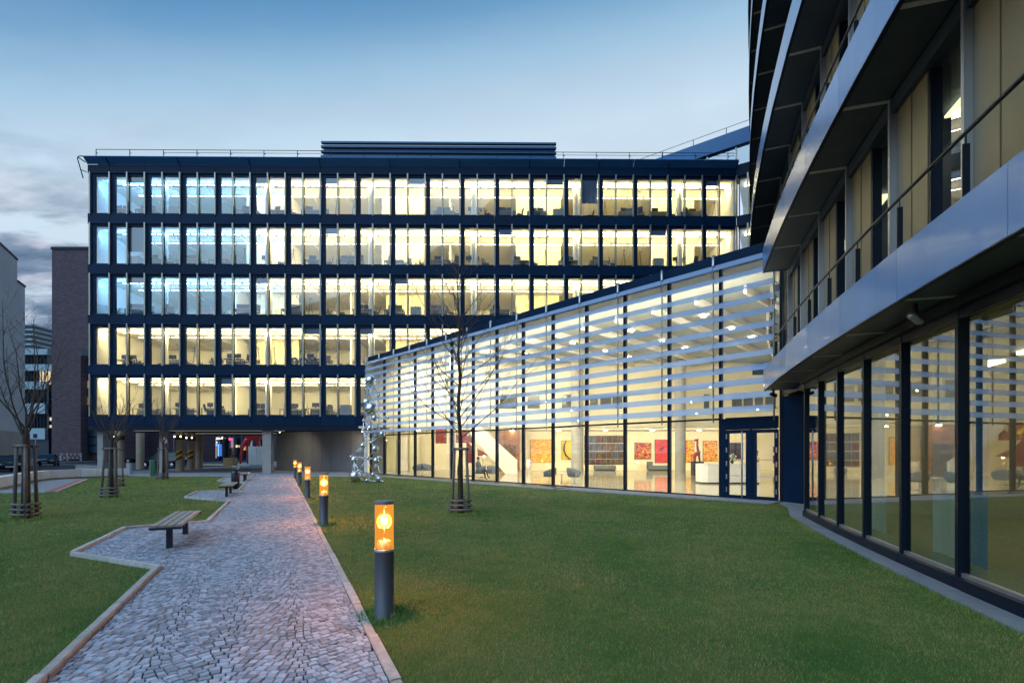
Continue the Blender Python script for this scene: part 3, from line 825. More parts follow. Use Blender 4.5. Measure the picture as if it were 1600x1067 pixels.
# panelled wall closing the right part of the passage
pw = mat('grey_cladding', (.20, .21, .22), .5, .3, var=.1, vscale=.8, rand=.08)
a_, c_ = Vector((PX(432, 44.5), 44.5)), Vector((PX(600, 38.6), 38.6))
dd = (c_ - a_) / 11; nn = Vector((-dd.y, dd.x)).normalized()
cw_ = thing('clad_wall', 'grey panelled wall closing the right side of the passage under the office block', 'wall', (a_.x, a_.y, 0))
for i in range(11):
    p, q = a_ + dd * i, a_ + dd * (i + 1) - dd.normalized() * .02
    MB().prism([(p.x, p.y), (q.x, q.y), (q.x + nn.x * .1, q.y + nn.y * .1), (p.x + nn.x * .1, p.y + nn.y * .1)], 0, 3.48).build('panel', pw, cw_, (a_.x, a_.y, 0))
# two spotlights that wash this wall
for (px, Y, tx, ty) in ((437, 39.4, 468, 42.8), (566, 38.3, 525, 40.6)):
    x = PX(px, Y)
    t_ = thing('wall_spotlight', 'small spotlight under the soffit at the %s end of the clad wall' % ('pillar' if px < 500 else 'hall'), 'lamp', (x, Y, 3.42))
    MB().lathe([(.05, -.10), (.06, .06)], 10).build('housing', M['black'], t_)
    MB().ball((0, 0, -.11), .05, 8, 6).build('bulb', glow, t_)
    ld = bpy.data.lights.new('spot_beam', 'SPOT'); ld.energy = 260; ld.spot_size = math.radians(100); ld.spot_blend = 1.0; ld.color = (1, .80, .55); ld.shadow_soft_size = .05
    lo = bpy.data.objects.new('spot_beam', ld); col.objects.link(lo); lo.parent = t_; lo.location = (0, 0, -.2)
    lo.rotation_euler = Vector((PX(tx, ty) - x, ty - Y, -2.3)).to_track_quat('-Z', 'Y').to_euler()
# ------------------------------------------------------------------ glass hall
hall_o = thing('glass_hall', 'tall glass foyer with rows of pale glass louvres and a dark roof edge', 'building', (HB.x, HB.y, 0))
ho = (HB.x, HB.y, 0)
HT1, HT2, HPB, HPT = 2.95, 5.80, 8.62, 9.08
def hpr(t0, t1, o0, o1, z0, z1, name, m, parent=None, kind=None):
    return MB().prism([hall(t0, o0), hall(t1, o0), hall(t1, o1), hall(t0, o1)], z0, z1).build(name, m, parent or hall_o, ho, kind=kind)
mt = .045 / 2.089
M['louvre'] = glass('frosted_louvre', (.52, .60, .70), .16, .18, power=3.0)
def louvre_mat():
    m = bpy.data.materials.new('frosted_louvre_glass'); m.use_nodes = True; t = m.node_tree; b = t.nodes['Principled BSDF']
    b.inputs['Base Color'].default_value = (.46, .58, .78, 1); b.inputs['Roughness'].default_value = .25; b.inputs['Specular IOR Level'].default_value = .8
    tr = N(t, 'ShaderNodeBsdfTransparent'); tr.inputs[0].default_value = (.85, .92, 1, 1)
    mi = N(t, 'ShaderNodeMixShader'); mi.inputs[0].default_value = .54
    t.links.new(tr.outputs[0], mi.inputs[1]); t.links.new(b.outputs[0], mi.inputs[2]); t.links.new(mi.outputs[0], t.nodes['Material Output'].inputs[0])
    return m
M['louvre'] = louvre_mat()
for t in range(-1, 14):
    hpr(t - mt, t + mt, -.14, .05, .0, HPB, 'mullion', M['navy_dark'])
for t in range(-1, 13):
    z0 = .07
    for z in (HT1, HT2):
        if not (t == 12 and z == HT1):
            hpr(t + mt, t + 1 - mt, -.04, .04, z - .035, z + .035, 'transom', M['navy_dark'])
    if t != 12: hpr(t + mt, t + 1 - mt, -.05, .05, .0, z0, 'sill', M['navy_dark'])
    for a, c in ((z0, HT1 - .035), (HT1 + .035, HT2 - .035), (HT2 + .035, HPB)):
        if t == 12 and a == z0: continue
        p, q = hall(t + mt, 0), hall(t + 1 - mt, 0)
        MB().add([(p[0], p[1], a), (q[0], q[1], a), (q[0], q[1], c), (p[0], p[1], c)], [(0, 1, 2, 3)]).build('pane', M['upper_glass'] if a > HT2 else M['hall_glass'], hall_o, ho)
    hpr(t + .004, t + .996, -.30, .12, HPB, HPT, 'roof_fascia', M['navy'])
# louvres on rods in front of the glass
for t in range(-1, 14):
    p = hall(t - .06, .34); b = MB(); b.tube([(p[0], p[1], HT1 - .15), (p[0], p[1], HPB + .10)], .028, 7)
    p2 = hall(t - .06, .05)
    b.build('louvre_rod', M['fin'], hall_o, ho)
    b = MB(); b.lathe([(.055, HPB + .02), (.055, HPB + .42), (.001, HPB + .42)], 10, (p[0], p[1], 0)); b.build('rod_cap', M['steel'], hall_o, ho)
    b = MB()
    for j in range(12):
        z = 3.24 + .481 * j
        b.bar((p2[0], p2[1], z), (p[0], p[1], z), .02, .03)
    b.build('rod_bracket', M['navy_dark'], hall_o, ho)
for t in range(-1, 13):
    for j in range(12):
        z = 3.24 + .481 * j
        a0, a1 = hall(t - .055, .46), hall(t + .935, .46); c0, c1 = hall(t - .055, .30), hall(t + .935, .30)
        b = MB(); h = .23
        b.add([(a0[0], a0[1], z - h / 2), (a1[0], a1[1], z - h / 2), (c1[0], c1[1], z + h / 2), (c0[0], c0[1], z + h / 2),
               (a0[0], a0[1], z - h / 2 + .012), (a1[0], a1[1], z - h / 2 + .012), (c1[0], c1[1], z + h / 2 + .012), (c0[0], c0[1], z + h / 2 + .012)],
              [(0, 1, 2, 3), (7, 6, 5, 4), (0, 4, 5, 1), (1, 5, 6, 2), (2, 6, 7, 3), (3, 7, 4, 0)])
        b.build('louvre', M['louvre'], hall_o, ho)
# roof, floor, walls of the foyer
far = [(26, 46), (-12, 46)]
HFL = [hall(-.9, -.15), hall(13, -.15)]
M['hall_floor'] = mat('polished_pale_floor', (.62, .57, .45), .07, var=.04, vscale=.7, spec=.6)
fl = MB().prism([HFL[0], HFL[1], (11.5, 15.6), (27, 15.6), (27, 46), (-12, 46), (-12, 38.2)], -.03, .03).build('hall_floor', M['hall_floor'], hall_o, ho)
MB().prism([HFL[0], HFL[1], (11.5, 16.6), (26, 26), (26, 37.6), (-11.2, 37.55)], HPB + .02, HPT - .03).build('roof', M['navy_dark'], hall_o, ho)
M['hall_ceiling'] = mat('grey_white_ceiling', (.36, .40, .42), .8)
MB().prism([HFL[0], HFL[1], (11.5, 16.8), (26, 26), (26, 37.5), (-11.2, 37.5)], HPB - .05, HPB + .015).build('ceiling', M['hall_ceiling'], hall_o, ho)
# beams that rake back from the front, hung white light shelves
for t in range(0, 14):
    p = hall(t, -2.4); q = (p[0] + HN.x * 14, p[1] + HN.y * 14)
    k = 1.0
    while q[1] > 37.2 or q[0] > 25.5:
        k -= .03; q = (p[0] + HN.x * 14 * k, p[1] + HN.y * 14 * k)
        if k < .05: break
    if k > .1:
        MB().bar((p[0], p[1], HPB - .22), (q[0], q[1], HPB - .22), .12, .34).build('ceiling_beam', M['white_wall'], hall_o, ho)
MB().box(-11.4, 26, 37.55, 37.75, 3.62, HPB - .06).build('upper_wall', M['cream_wall'], hall_o, ho)
MB().box(-12, 27, 44, 44.2, .03, 3.6).build('back_wall', M['cream_wall'], hall_o, ho)
MB().box(-12, 27, 37.76, 44, 3.55, 3.7).build('low_ceiling', M['ceiling'], hall_o, ho)
MB().box(-11.6, -11.4, 37.9, 44, .03, 3.55).build('left_wall', M['white_wall'], hall_o, ho)
MB().box(26, 26.2, 15.6, 44, .03, 8.6).build('right_wall', M['cream_wall'], hall_o, ho)
# dark upper windows in the wall above
wdk = mat('dark_inner_glass', (.10, .10, .075), .15)
for px0, px1 in ((781, 806), (824, 843), (878, 897), (922, 934), (938, 955), (957, 972), (1100, 1108), (1144, 1159), (1162, 1176), (1180, 1192), (1196, 1212)):
    Y = 37.5
    w = MB().box(PX(px0, Y), PX(px1, Y), Y - .02, Y + .04, PZ(638, Y), PZ(617, Y)).build('inner_window', wdk, hall_o, ho)
    MB().box(PX(px0, Y) - .05, PX(px1, Y) + .05, Y - .035, Y - .022, PZ(617, Y) + .0, PZ(617, Y) + .06).build('window_head', M['fin'], w, ho)
# columns
for px, Y, r in ((902, 36.0, .46), (1063, 36.0, .38), (707, 32.2, .20)):
    MB().lathe([(r, .03), (r, HPB - .06)], 20, (PX(px, Y), Y, 0)).build('column', M['concrete'], hall_o, ho)
# brown timber core and stair
Y = 41.5
MB().box(PX(779, Y), PX(812, Y), Y, Y + 2, .03, 3.54).build('timber_core', M['dwood'], hall_o, ho)
MB().box(PX(786, Y), PX(806, Y), Y - .03, Y + .0, .03, 2.3).build('timber_door', mat('dark_timber', (.07, .035, .015), .4), hall_o, ho)
st = thing('foyer_stair', 'white walled stair rising to the left inside the glass foyer', 'stair', (PX(808, 38), 36.6, .03))
xr, xl = 0, PX(735, 36.6) - PX(808, 36.6)
zs = 3.2
MB().add([(xr, 0, .0), (xr, 0, 1.05), (xl, 0, zs + 1.05), (xl, 0, zs - .25), (xr - .9, 0, 0),
          (xr, .12, .0), (xr, .12, 1.05), (xl, .12, zs + 1.05), (xl, .12, zs - .25), (xr - .9, .12, 0)],
         [(0, 4, 3, 2, 1), (5, 6, 7, 8, 9), (0, 1, 6, 5), (1, 2, 7, 6), (2, 3, 8, 7), (3, 4, 9, 8), (4, 0, 5, 9)]).build('balustrade', M['white_wall'], st)
for i in range(16):
    x = xr - .15 + (xl - xr) * i / 16
    MB().box(x - .30, x, .12, .9, zs * i / 16, zs * (i + 1) / 16).build('step', M['concrete'], st)
# left end: pale panel cupboards
for i, px in enumerate((604, 622, 640)):
    Y = 42.5
    MB().box(PX(px, Y), PX(px + 15, Y), Y, Y + .1, .05, PZ(683, Y)).build('wall_panel', mat('pale_yellow_panel', (.62, .60, .40), .5) if i != 1 else M['white_wall'], hall_o, ho)
# light fittings
lampm = MB().lathe([(.001, 0), (.14, 0), (.15, .02), (.15, .08)], 14)
def hall_lamp(x, y, z, rz, lab=None):
    o = put(HL, 'ceiling_lamp', hall_o, (x - ho[0], y - ho[1], z), rz)
HL = lampm.mesh('ceiling_lamp', M['hall_lamp'])
rz = math.atan2(HT.y, HT.x)
for t in (.5, 2.5, 4.5, 6.5, 8.5, 10.5, 12.3):
    for o in (-5.5, -9, -12):
        x, y = hall(t, o)
        if y < 37 and x < 25: hall_lamp(x, y, HPB - .12, rz)
for x in (-8, -4, 0, 4, 8, 12, 16, 20):
    hall_lamp(x, 41.3, 3.49, 0)
wash('unseen_foyer_fill', hall_o, ((HA.x + HB.x) / 2 - ho[0] + HN.x * .6, (HA.y + HB.y) / 2 - ho[1] + HN.y * .6, HPB - .75), (25, .25), 3300, (1.0, .87, .58), (HN.x, HN.y, -.8)).rotation_euler = Matrix((( HT.x, HT.y, 0), tuple(Vector((-HN.x, -HN.y, .8)).normalized().cross(Vector((HT.x, HT.y, 0)))), tuple(Vector((-HN.x, -HN.y, .8)).normalized()))).transposed().to_euler()  # added fill light under the front of the roof, unseen
wash('unseen_gallery_fill', hall_o, (6 - ho[0], 38.3 - ho[1], 3.45), (32, .2), 900, (1.0, .88, .62), (0, .9, -.4))  # added fill light aimed at the back wall
# small sparkling spotlights
spk = emitter('spot_sparkle', (1, .93, .8), 40)
r_ = random.Random(8)
sm_ = MB().ball((0, 0, 0), .045, 8, 6).mesh('spotlight', spk)
for px, py in ((893, 641), (903, 657), (1080, 628), (1088, 646), (1184, 640), (978, 633), (1042, 593), (1110, 605), (646, 608), (690, 640), (853, 627)):
    Y = 33.0 if px < 950 else 26.0
    put(sm_, 'spotlight', hall_o, (PX(px, Y) - ho[0], Y - ho[1], PZ(py, Y)))

# ---------------- entrance doors
def door_leaf(t0, t1, handle_side):
    d = hpr(t0, t0 + .055, -.04, .06, .03, 2.52, 'door', M['navy'])
    d_b = MB()
    for args in ((t1 - .055, t1, .03, 2.52), (t0 + .056, t1 - .056, .03, .14), (t0 + .056, t1 - .056, 2.40, 2.52)):
        d_b.prism([hall(args[0], -.04), hall(args[1], -.04), hall(args[1], .06), hall(args[0], .06)], args[2], args[3])
    d_b.build('door_frame', M['navy'], d, ho)
    p, q = hall(t0 + .056, 0), hall(t1 - .056, 0)
    MB().add([(p[0], p[1], .14), (q[0], q[1], .14), (q[0], q[1], 2.4), (p[0], p[1], 2.4)], [(0, 1, 2, 3)]).build('door_pane', M['hall_glass'], d, ho)
    if handle_side:
        h = hall(t1 - .10, .16); b = MB(); b.tube([(h[0], h[1], .06), (h[0], h[1], 2.46)], .028, 8)
        for z in (.4, 1.3, 2.2):
            e = hall(t1 - .06, .05); b.tube([(h[0], h[1], z), (e[0], e[1], z)], .012, 6)
        b.build('handle', M['steel'], d, ho)
    hg = MB()
    for z in (.25, .72, 1.2, 1.7, 2.2):
        tt = t0 + .01 if handle_side else t1 - .03
        a = hall(tt, .065); b2 = hall(tt + .018, .065)
        hg.prism([hall(tt, .062), hall(tt + .018, .062), hall(tt + .018, .085), hall(tt, .085)], z, z + .18)
    hg.build('hinge', M['steel'], d, ho)
    sq = MB()
    for z in (.82, 1.42):
        n = 7
        for j in range(n):
            tt = t0 + .07 + (t1 - t0 - .14) * (j + .2) / n
            sq.prism([hall(tt, .006), hall(tt + .022, .006), hall(tt + .022, .010), hall(tt, .010)], z, z + .05)
    sq.build('glass_marking', mat('white_sticker', (.75, .75, .72), .6), d, ho)
door_leaf(12.10, 12.50, True); door_leaf(12.56, 12.955, False)
hpr(12.03, 12.095, -.05, .07, .03, HT1, 'door_post', M['navy']); hpr(12.505, 12.555, -.05, .07, .03, 2.525, 'door_post', M['navy'])
hpr(12.10, 12.955, -.05, .07, 2.53, HT1 + .03, 'door_head', M['navy'])
# dark pier between hall and curved wing
pier = thing('corner_pier', 'dark blue metal clad corner between the foyer doors and the curved glazed wing', 'wall', (9.4, 16.2, 0))
w0 = wing(S_END, 0)
A_, B_ = hall(13.03, .06), (9.62, 15.95)
C_ = (8.80, 14.38)
MB().prism([A_, B_, (10.6, 16.4), hall(13.03, -.3)], 0, 3.64).build('panel', M['navy'], pier, (9.4, 16.2, 0))
MB().prism([(9.615, 15.93), (C_[0], C_[1]), (C_[0] + .4, C_[1]), (10.6, 16.38)], 0, 3.64).build('panel', M['navy'], pier, (9.4, 16.2, 0))
MB().prism([(C_[0] - .003, C_[1] - .01), (w0[0] - .01, w0[1] + .05), (w0[0] + .4, w0[1] + .05), (C_[0] + .4, C_[1] - .01)], 0, 3.64).build('panel', M['navy'], pier, (9.4, 16.2, 0))
MB().prism([A_, (9.05, 15.2), (10.6, 16.4)], 3.66, 9.0).build('upper_panel', M['navy_dark'], pier, (9.4, 16.2, 0))
# ------------------------------------------------------------------ curved tower on the right
WO = wing(wing_s(8.0)); wo = (WO[0], WO[1], 0)
tower = thing('curved_building', 'tall curved building with glossy pale balcony bands and dark soffits', 'building', wo)
M['fascia'] = mat('glossy_pale_fascia', (.11, .29, .62), .22, .12, rand=.05, var=.10, vscale=1.3, coat=.12, stretch=(1, 1, .12))
M['soffit'] = mat('dark_soffit_panel', (.028, .048, .072), .45, .1, var=.15, vscale=3)
M['soffit_joint'] = mat('grey_soffit_strip', (.46, .49, .52), .5)
M['beige'] = mat('beige_facade_panel', (.27, .215, .11), .42, .15, rand=.14, var=.10, vscale=1.2, stretch=(1, 1, .2))
M['alu'] = mat('pale_aluminium', (.50, .52, .55), .3, .7)
M['rail'] = mat('dark_rail', (.02, .03, .045), .35, .6)
M['sheer'] = mat('sheer_curtain', (.70, .66, .50), .85)
M['wing_wall'] = mat('dim_plaster', (.45, .40, .28), .8)
M['wing_floor'] = mat('beige_floor', (.38, .33, .20), .25)
def cell(s0, s1, o0, o1, z0, z1, name, m, parent=None, lab=None, n=1):
    if n == 1:
        b = MB().prism([wing(s0, o1), wing(s1, o1), wing(s1, o0), wing(s0, o0)], z0, z1)
    else:
        ss = np.linspace(s0, s1, n + 1)
        b = MB().prism([wing(s, o1) for s in ss] + [wing(s, o0) for s in ss[::-1]], z0, z1)
    return b.build(name, m, parent or tower, wo)
def wpane(s0, s1, o, z0, z1, name, m, parent=None):
    a, c = wing(s0, o), wing(s1, o)
    return MB().add([(a[0], a[1], z0), (c[0], c[1], z0), (c[0], c[1], z1), (a[0], a[1], z1)], [(3, 2, 1, 0)]).build(name, m, parent or tower, wo)
PITCH = 3.72
S0 = wing_s(-9.0); S1 = wing_s(36.5)
NL = 8
# ground floor glazing
gm = 1.425
s = S_END; i = 0
while s > wing_s(-5):
    s1 = s - gm
    cell(s - .034, s + .034, -.07, .06, .0, 3.52, 'mullion', M['navy_dark'])
    cell(s1 + .036, s - .036, -.03, .03, .17, .22, 'sill', M['alu'])
    cell(s1 + .004, s - .004, -.01, .10, -.03, .168, 'plinth_panel', M['navy_dark'])
    wpane(s1 + .034, s - .034, 0, .22, 3.40, 'pane', M['side_glass'])
    cell(s1 + .036, s - .036, -.05, .05, 3.40, 3.52, 'head_rail', M['navy_dark'])
    s = s1; i += 1
cell(wing_s(-5), S_END, -.3, .16, 3.52, 3.645, 'head_beam', M['navy_dark'], n=14)
cell(wing_s(-5), S_END, -8, -.08, -.03, .18, 'inner_floor', M['wing_floor'], n=10)
cell(wing_s(-5), S_END + .5, -8, -.14, 3.56, 3.64, 'inner_ceiling', M['wing_wall'], n=10)
cell(wing_s(-5), S_END - .8, -5.2, -5.0, .18, 3.55, 'inner_wall', M['wing_wall'], n=10)
cell(S_END - .12, S_END - .02, -5.0, -.2, .18, 3.55, 'end_wall', M['wing_wall'])
def curtain(s0, s1, o, z0, z1, m, name='curtain', parent=None):
    n = max(4, int(abs(s1 - s0) / .05)); vs = []
    for j in range(n + 1):
        p = wing(s0 + (s1 - s0) * j / n, o + .035 * math.sin(j * 1.7) + .015 * math.sin(j * .6))
        vs += [(p[0], p[1], z0), (p[0], p[1], z1)]
    return MB().add(vs, [(2 * j, 2 * j + 2, 2 * j + 3, 2 * j + 1) for j in range(n)], 0, True).build(name, m, parent or tower, wo)
bluec = mat('blue_curtain', (.10, .24, .38), .8)
for a, c, m_ in ((-2.75 * 1.4, -2.3 * 1.4, M['sheer']), (-4.85 * 1.4, -4.5 * 1.4, bluec), (-4.45 * 1.4, -4.0 * 1.4, M['sheer']), (-6.4 * 1.4, -5.9 * 1.4, M['sheer']), (-7.5 * 1.4, -7.1 * 1.4, M['sheer'])):
    curtain(S_END + a, S_END + c, -.45, .2, 3.5, m_)
wl = emitter('dim_room_lamp', (1, .85, .50), 8.0)
for k_, s in enumerate(np.arange(wing_s(2.0), S_END - 1, 2.2)):
    cell(s, s + 1.3, -2.9, -2.6, 3.50, 3.55, 'room_lamp', wl)

# storeys
PW = 1.62
def railing(k, sa, sb, out, zt):
    ss = np.linspace(sa, sb, max(6, int((sb - sa) / .9)))
    pts = [(*wing(s, out - .30), zt + .92) for s in ss]
    r = MB().tube(pts, .024, 6).build('railing', M['rail'], tower, wo)
    s = sa + .25
    while s < sb:
        b = MB(); a = wing(s, out - .27); c = wing(s + .012, out - .27); a2 = wing(s, out - .34); c2 = wing(s + .012, out - .34)
        b.prism([a, c, c2, a2], zt, zt + .80); p = wing(s, out - .30)
        b.bar((p[0], p[1], zt + .80), (p[0], p[1], zt + .92), .012, .012)
        b.build('railing_post', M['rail'], r, wo)
        s += 1.42
for k in range(NL):
    zb = 3.65 + PITCH * k; zt = zb + (.66 if k == 0 else .74); out = .76 + .025 * k
    sb = wing_s(14.95) if k < 2 else S1
    sa = S0 if k < 3 else wing_s(-4)
    seg = 1.9
    s = sb; i = 0
    while s > sa:
        s1 = max(sa, s - seg)
        cell(s1 + .004, s - .004, out - .05, out, zb, zt, 'fascia_panel', M['fascia'])
        if s > wing_s(1.0):
            cell(s1 + .05, s - .05, .08, out - .055, zb + .01, zb + .03, 'soffit_panel', M['soffit'])
            cell(s1 - .04, s1 + .04, .08, out - .055, zb + .002, zb + .02, 'soffit_strip', M['soffit_joint'])
        s = s1; i += 1
    cell(sa, sb, out - .06, out + .006, zb - .018, zb - .001, 'drip_edge', M['navy_dark'], n=24)
    cell(sa, sb - .01, -.15, out - .055, zb + .04, zt - .06, 'balcony_slab', M['navy_dark'], n=24)
    if k < 2:
        e = MB().prism([wing(sb, out), wing(sb, -.2), wing(sb + .05, -.2), wing(sb + .05, out)], zb, zt).build('fascia_end', M['fascia'], tower, wo)
    if k < 5: railing(k, wing_s(-2) if k < 3 else wing_s(6), sb - .05, out, zt)
    # storey wall: fin, pair of beige panels, dark window with curtain
    z0, z1 = zt - .05, zb + PITCH
    s = (wing_s(14.9) if k < 1 else S1); j = 0
    stop = wing_s(1.5) if k < 2 else wing_s(5)
    while s > stop:
        cell(s - .03, s + .03, -.10, .10, z0, z1, 'fin', M['alu'])
        near = k < 3
        cell(s - .47, s - .035, -.06, .0, z0, z1 - .25, 'facade_panel', M['beige'])
        cell(s - .90, s - .485, -.07, -.01, z0, z1 - .25, 'facade_panel', M['beige'])
        w = cell(s - .96, s - .91, -.16, -.02, z0, z1 - .25, 'window', M['navy_dark'])
        wpane(s - 1.87, s - .96, -.14, z0, z1 - .25, 'pane', M['side_glass'], w)
        if near and (j + k) % 2 == 0:
            curtain(s - 1.8, s - 1.1 - .3 * (j % 3) / 2, -.32, z0 + .35, z1 - .25, M['sheer'], 'curtain', w)
        cell(s - 1.9, s + 0.0, -.12, .075, z1 - .25, z1 - .004, 'lintel_panel', M['soffit'])
        s -= 1.9; j += 1
    core = cell(stop - 2, (wing_s(14.9) if k < 1 else S1) + .1, -1.6, -1.4, z0, z1, 'inner_wall', M['blind'], n=16)
    cell(stop - 2, (wing_s(14.9) if k < 1 else S1) + .1, -1.6, -.17, z1 - .02, z1 + .02, 'inner_ceiling', M['blind'], n=16)
zt = 3.65 + PITCH * NL
cell(S0, S1, -8, .9, zt, zt + 1.0, 'roof', M['navy_dark'], n=24)
# solid core so no daylight passes through
cell(S0, wing_s(14.6), -9, -6, 3.66, zt, 'core_wall', M['blind'], n=20)
cell(wing_s(-9), wing_s(1.4), -2.0, .0, 3.66, zt, 'rear_wall', M['blind'], n=10)
# light inside the first floor, faint
fl_l = emitter('first_floor_lamp', (1, .88, .5), 2.2)
for s in np.arange(wing_s(1.6), wing_s(14), 1.9):
    cell(s, s + 1.2, -1.1, -.9, 3.65 + PITCH - .12, 3.65 + PITCH - .08, 'room_lamp', fl_l)
# cameras under the lowest soffit
for (px, py, Y, lab) in ((1430, 477, 6.3, 'white security camera fixed under the soffit above the curved glazing'), (1208, 616, 14.9, 'small dark security camera at the tip of the lowest balcony')):
    c_ = thing('security_camera', lab, 'camera', (PX(px, Y), Y, 3.62))
    b = MB(); b.lathe([(.045, -.16), (.05, -.15), (.05, .12), (.001, .13)], 10)
    o_ = b.build('camera_body', M['alu'] if px > 1300 else M['black'], c_, loc=(0, 0, -.14)); o_.rotation_euler = (math.radians(80), 0, math.radians(-60))
    MB().box(-.02, .02, -.02, .02, -.12, .04).build('camera_arm', M['black'], c_)
# ------------------------------------------------------------------ courtyard things
ORD = ['first', 'second', 'third', 'fourth', 'fifth', 'sixth', 'seventh', 'eighth', 'ninth', 'tenth', 'eleventh', 'twelfth', 'thirteenth', 'fourteenth', 'fifteenth', 'sixteenth',
       'seventeenth', 'eighteenth', 'nineteenth', 'twentieth'] + ['%dth' % n for n in range(21, 60)]
# ---- lamps along the path
M['post'] = mat('grey_lamp_post', (.085, .085, .10), .5, .3, var=.06, vscale=9, bump=.05, bscale=200)
def amber_mat():
    m = glass('amber_tube_glass', (1.0, .78, .45), .06, power=4); t = m.node_tree
    old = t.nodes['Material Output'].inputs[0].links[0].from_socket
    # the glass itself glows a little where the lamp is lit
    em = N(t, 'ShaderNodeEmission'); em.inputs[0].default_value = (1, .36, .05, 1); em.inputs[1].default_value = .34
    ad = N(t, 'ShaderNodeAddShader')
    t.links.new(old, ad.inputs[0]); t.links.new(em.outputs[0], ad.inputs[1]); t.links.new(ad.outputs[0], t.nodes['Material Output'].inputs[0])
    return m
M['amber'] = amber_mat()
M['capm'] = mat('grey_lamp_cap', (.19, .19, .21), .45, .4)
M['bulb'] = emitter('sodium_bulb_glow', (1.0, .58, .16), 70)
M['ring'] = mat('amber_diffuser_ring', (.85, .55, .25), .3, emit=(1.0, .42, .07), estr=12.0)
M['refl'] = mat('satin_reflector', (.62, .55, .50), .35, .7)
lab = ['nearest and largest amber bollard lamp, in the grass at the edge of the path', 'second amber bollard lamp along the path, counted from the viewer',
       'middle one of the five amber bollard lamps along the path', 'fourth amber bollard lamp along the path, before the farthest one', 'farthest amber bollard lamp, close to the clad wall of the passage']
lampx = None
for i, (px, py) in enumerate(((600.5, 962), (506, 820), (480.5, 779), (468, 759), (461, 747.5))):
    x, y = G(px, py)
    if lampx is None:
        b0 = thing('bollard_lamp', lab[0], 'lamp', (x, y, 0), group='bollard lamps along the path')
        MB().lathe([(.128, -.02), (.128, .012), (.10, .02), (.10, .69), (.101, .70), (.085, .705)], 28).build('post', M['post'], b0)
        MB().lathe([(.0965, .705), (.0965, 1.185)], 28).build('glass_tube', M['amber'], b0)
        MB().lathe([(.10, 1.185), (.104, 1.19), (.104, 1.212), (.098, 1.218), (.001, 1.222)], 28).build('cap', M['capm'], b0)
        r = MB()
        for k in range(8):
            z = .938 + k * .0178; rr = .078 * math.sqrt(max(.1, 1 - ((k - 3.5) / 4.7) ** 2))
            r.lathe([(rr - .006, z), (rr, z - .002), (rr, z + .002), (rr - .006, z + .003)], 20)
        r.build('diffuser_rings', M['ring'], b0)
        MB().ball((0, 0, 1.0), .033, 14, 10).build('bulb', M['bulb'], b0)
        MB().lathe([(.078, .71), (.070, .80), (.045, .805), (.008, .81), (.006, .83)], 20).build('reflector', M['refl'], b0)
        q = MB(); q.tube([(0, 0, 1.07), (0, 0, 1.14), (.012, 0, 1.165), (.02, 0, 1.15)], .005, 6); q.tube([(0, 0, .83), (0, 0, .95)], .007, 6)
        q.build('lamp_holder', M['refl'], b0)
        MB().lathe([(.1005, .69), (.1035, .70), (.1035, .715), (.097, .716)], 28).build('collar', M['refl'], b0)
        lampx = b0
    else:
        lampx = copy_tree(b0, None, (x, y, 0), rnd.uniform(0, 3), lab[i])
    ld = bpy.data.lights.new('lamp_light', 'POINT'); ld.energy = 270; ld.color = (1.0, .38, .17); ld.shadow_soft_size = .037
    lo = bpy.data.objects.new('lamp_light', ld); col.objects.link(lo); lo.location = (0, 0, 1.0); lo.parent = lampx

# ---- benches
M['slat'] = mat('weathered_bench_wood', (.34, .30, .26), .7, var=.22, vscale=5, bump=.3, bscale=60, rand=.08, stretch=(1, 1, 1))
M['bsteel'] = mat('dark_bench_steel', (.025, .035, .055), .45, .5)
bang = math.atan2(PD.y, PD.x)
blab = ['nearest backless bench with grey wooden slats in the first paved bay', 'second backless slatted bench, beside the litter bin in the middle bay', 'farthest small slatted bench, in the last paved bay before the passage']
bench = None
for i, (c, yy) in enumerate((((G(262.5, 858), G(292, 836)), 0), ((G(353.7, 777.8), G(360.6, 771)), 0), ((G(381, 752.5), G(384.6, 749.7)), 0))):
    m0 = (Vector(c[0]) + Vector(c[1])) / 2
    if i == 0:
        bench = thing('park_bench', blab[0], 'bench', (m0.x, m0.y, .012), bang, 'benches along the path')
        Lb, Wb = 2.25, .46
        for k in range(4):
            y0 = -Wb / 2 + k * (Wb + .012) / 4
            c_ = .006; x0, x1, y1 = -Lb / 2, Lb / 2, y0 + Wb / 4 - .010
            MB().add([(x0, y0, .425), (x1, y0, .425), (x1, y1, .425), (x0, y1, .425), (x0, y0 + c_, .462), (x1, y0 + c_, .462), (x1, y1 - c_, .462), (x0, y1 - c_, .462)],
                     [(3, 2, 1, 0), (4, 5, 6, 7), (0, 1, 5, 4), (1, 2, 6, 5), (2, 3, 7, 6), (3, 0, 4, 7)]).build('slat', M['slat'], bench)
        for sx in (-.80, .80):
            q = MB(); q.box(sx - .045, sx + .045, -.045, .045, 0, .39).box(sx - .04, sx + .04, -.22, .22, .385, .422); q.box(sx - .09, sx + .09, -.09, .09, 0, .012)
            q.build('leg', M['bsteel'], bench)
        MB().box(-Lb / 2 - .012, -Lb / 2 + .03, -Wb / 2 - .005, Wb / 2 + .005, .385, .424).box(Lb / 2 - .03, Lb / 2 + .012, -Wb / 2 - .005, Wb / 2 + .005, .385, .424).build('end_rail', M['bsteel'], bench)
    else:
        copy_tree(bench, None, (m0.x, m0.y, .012), bang, blab[i])

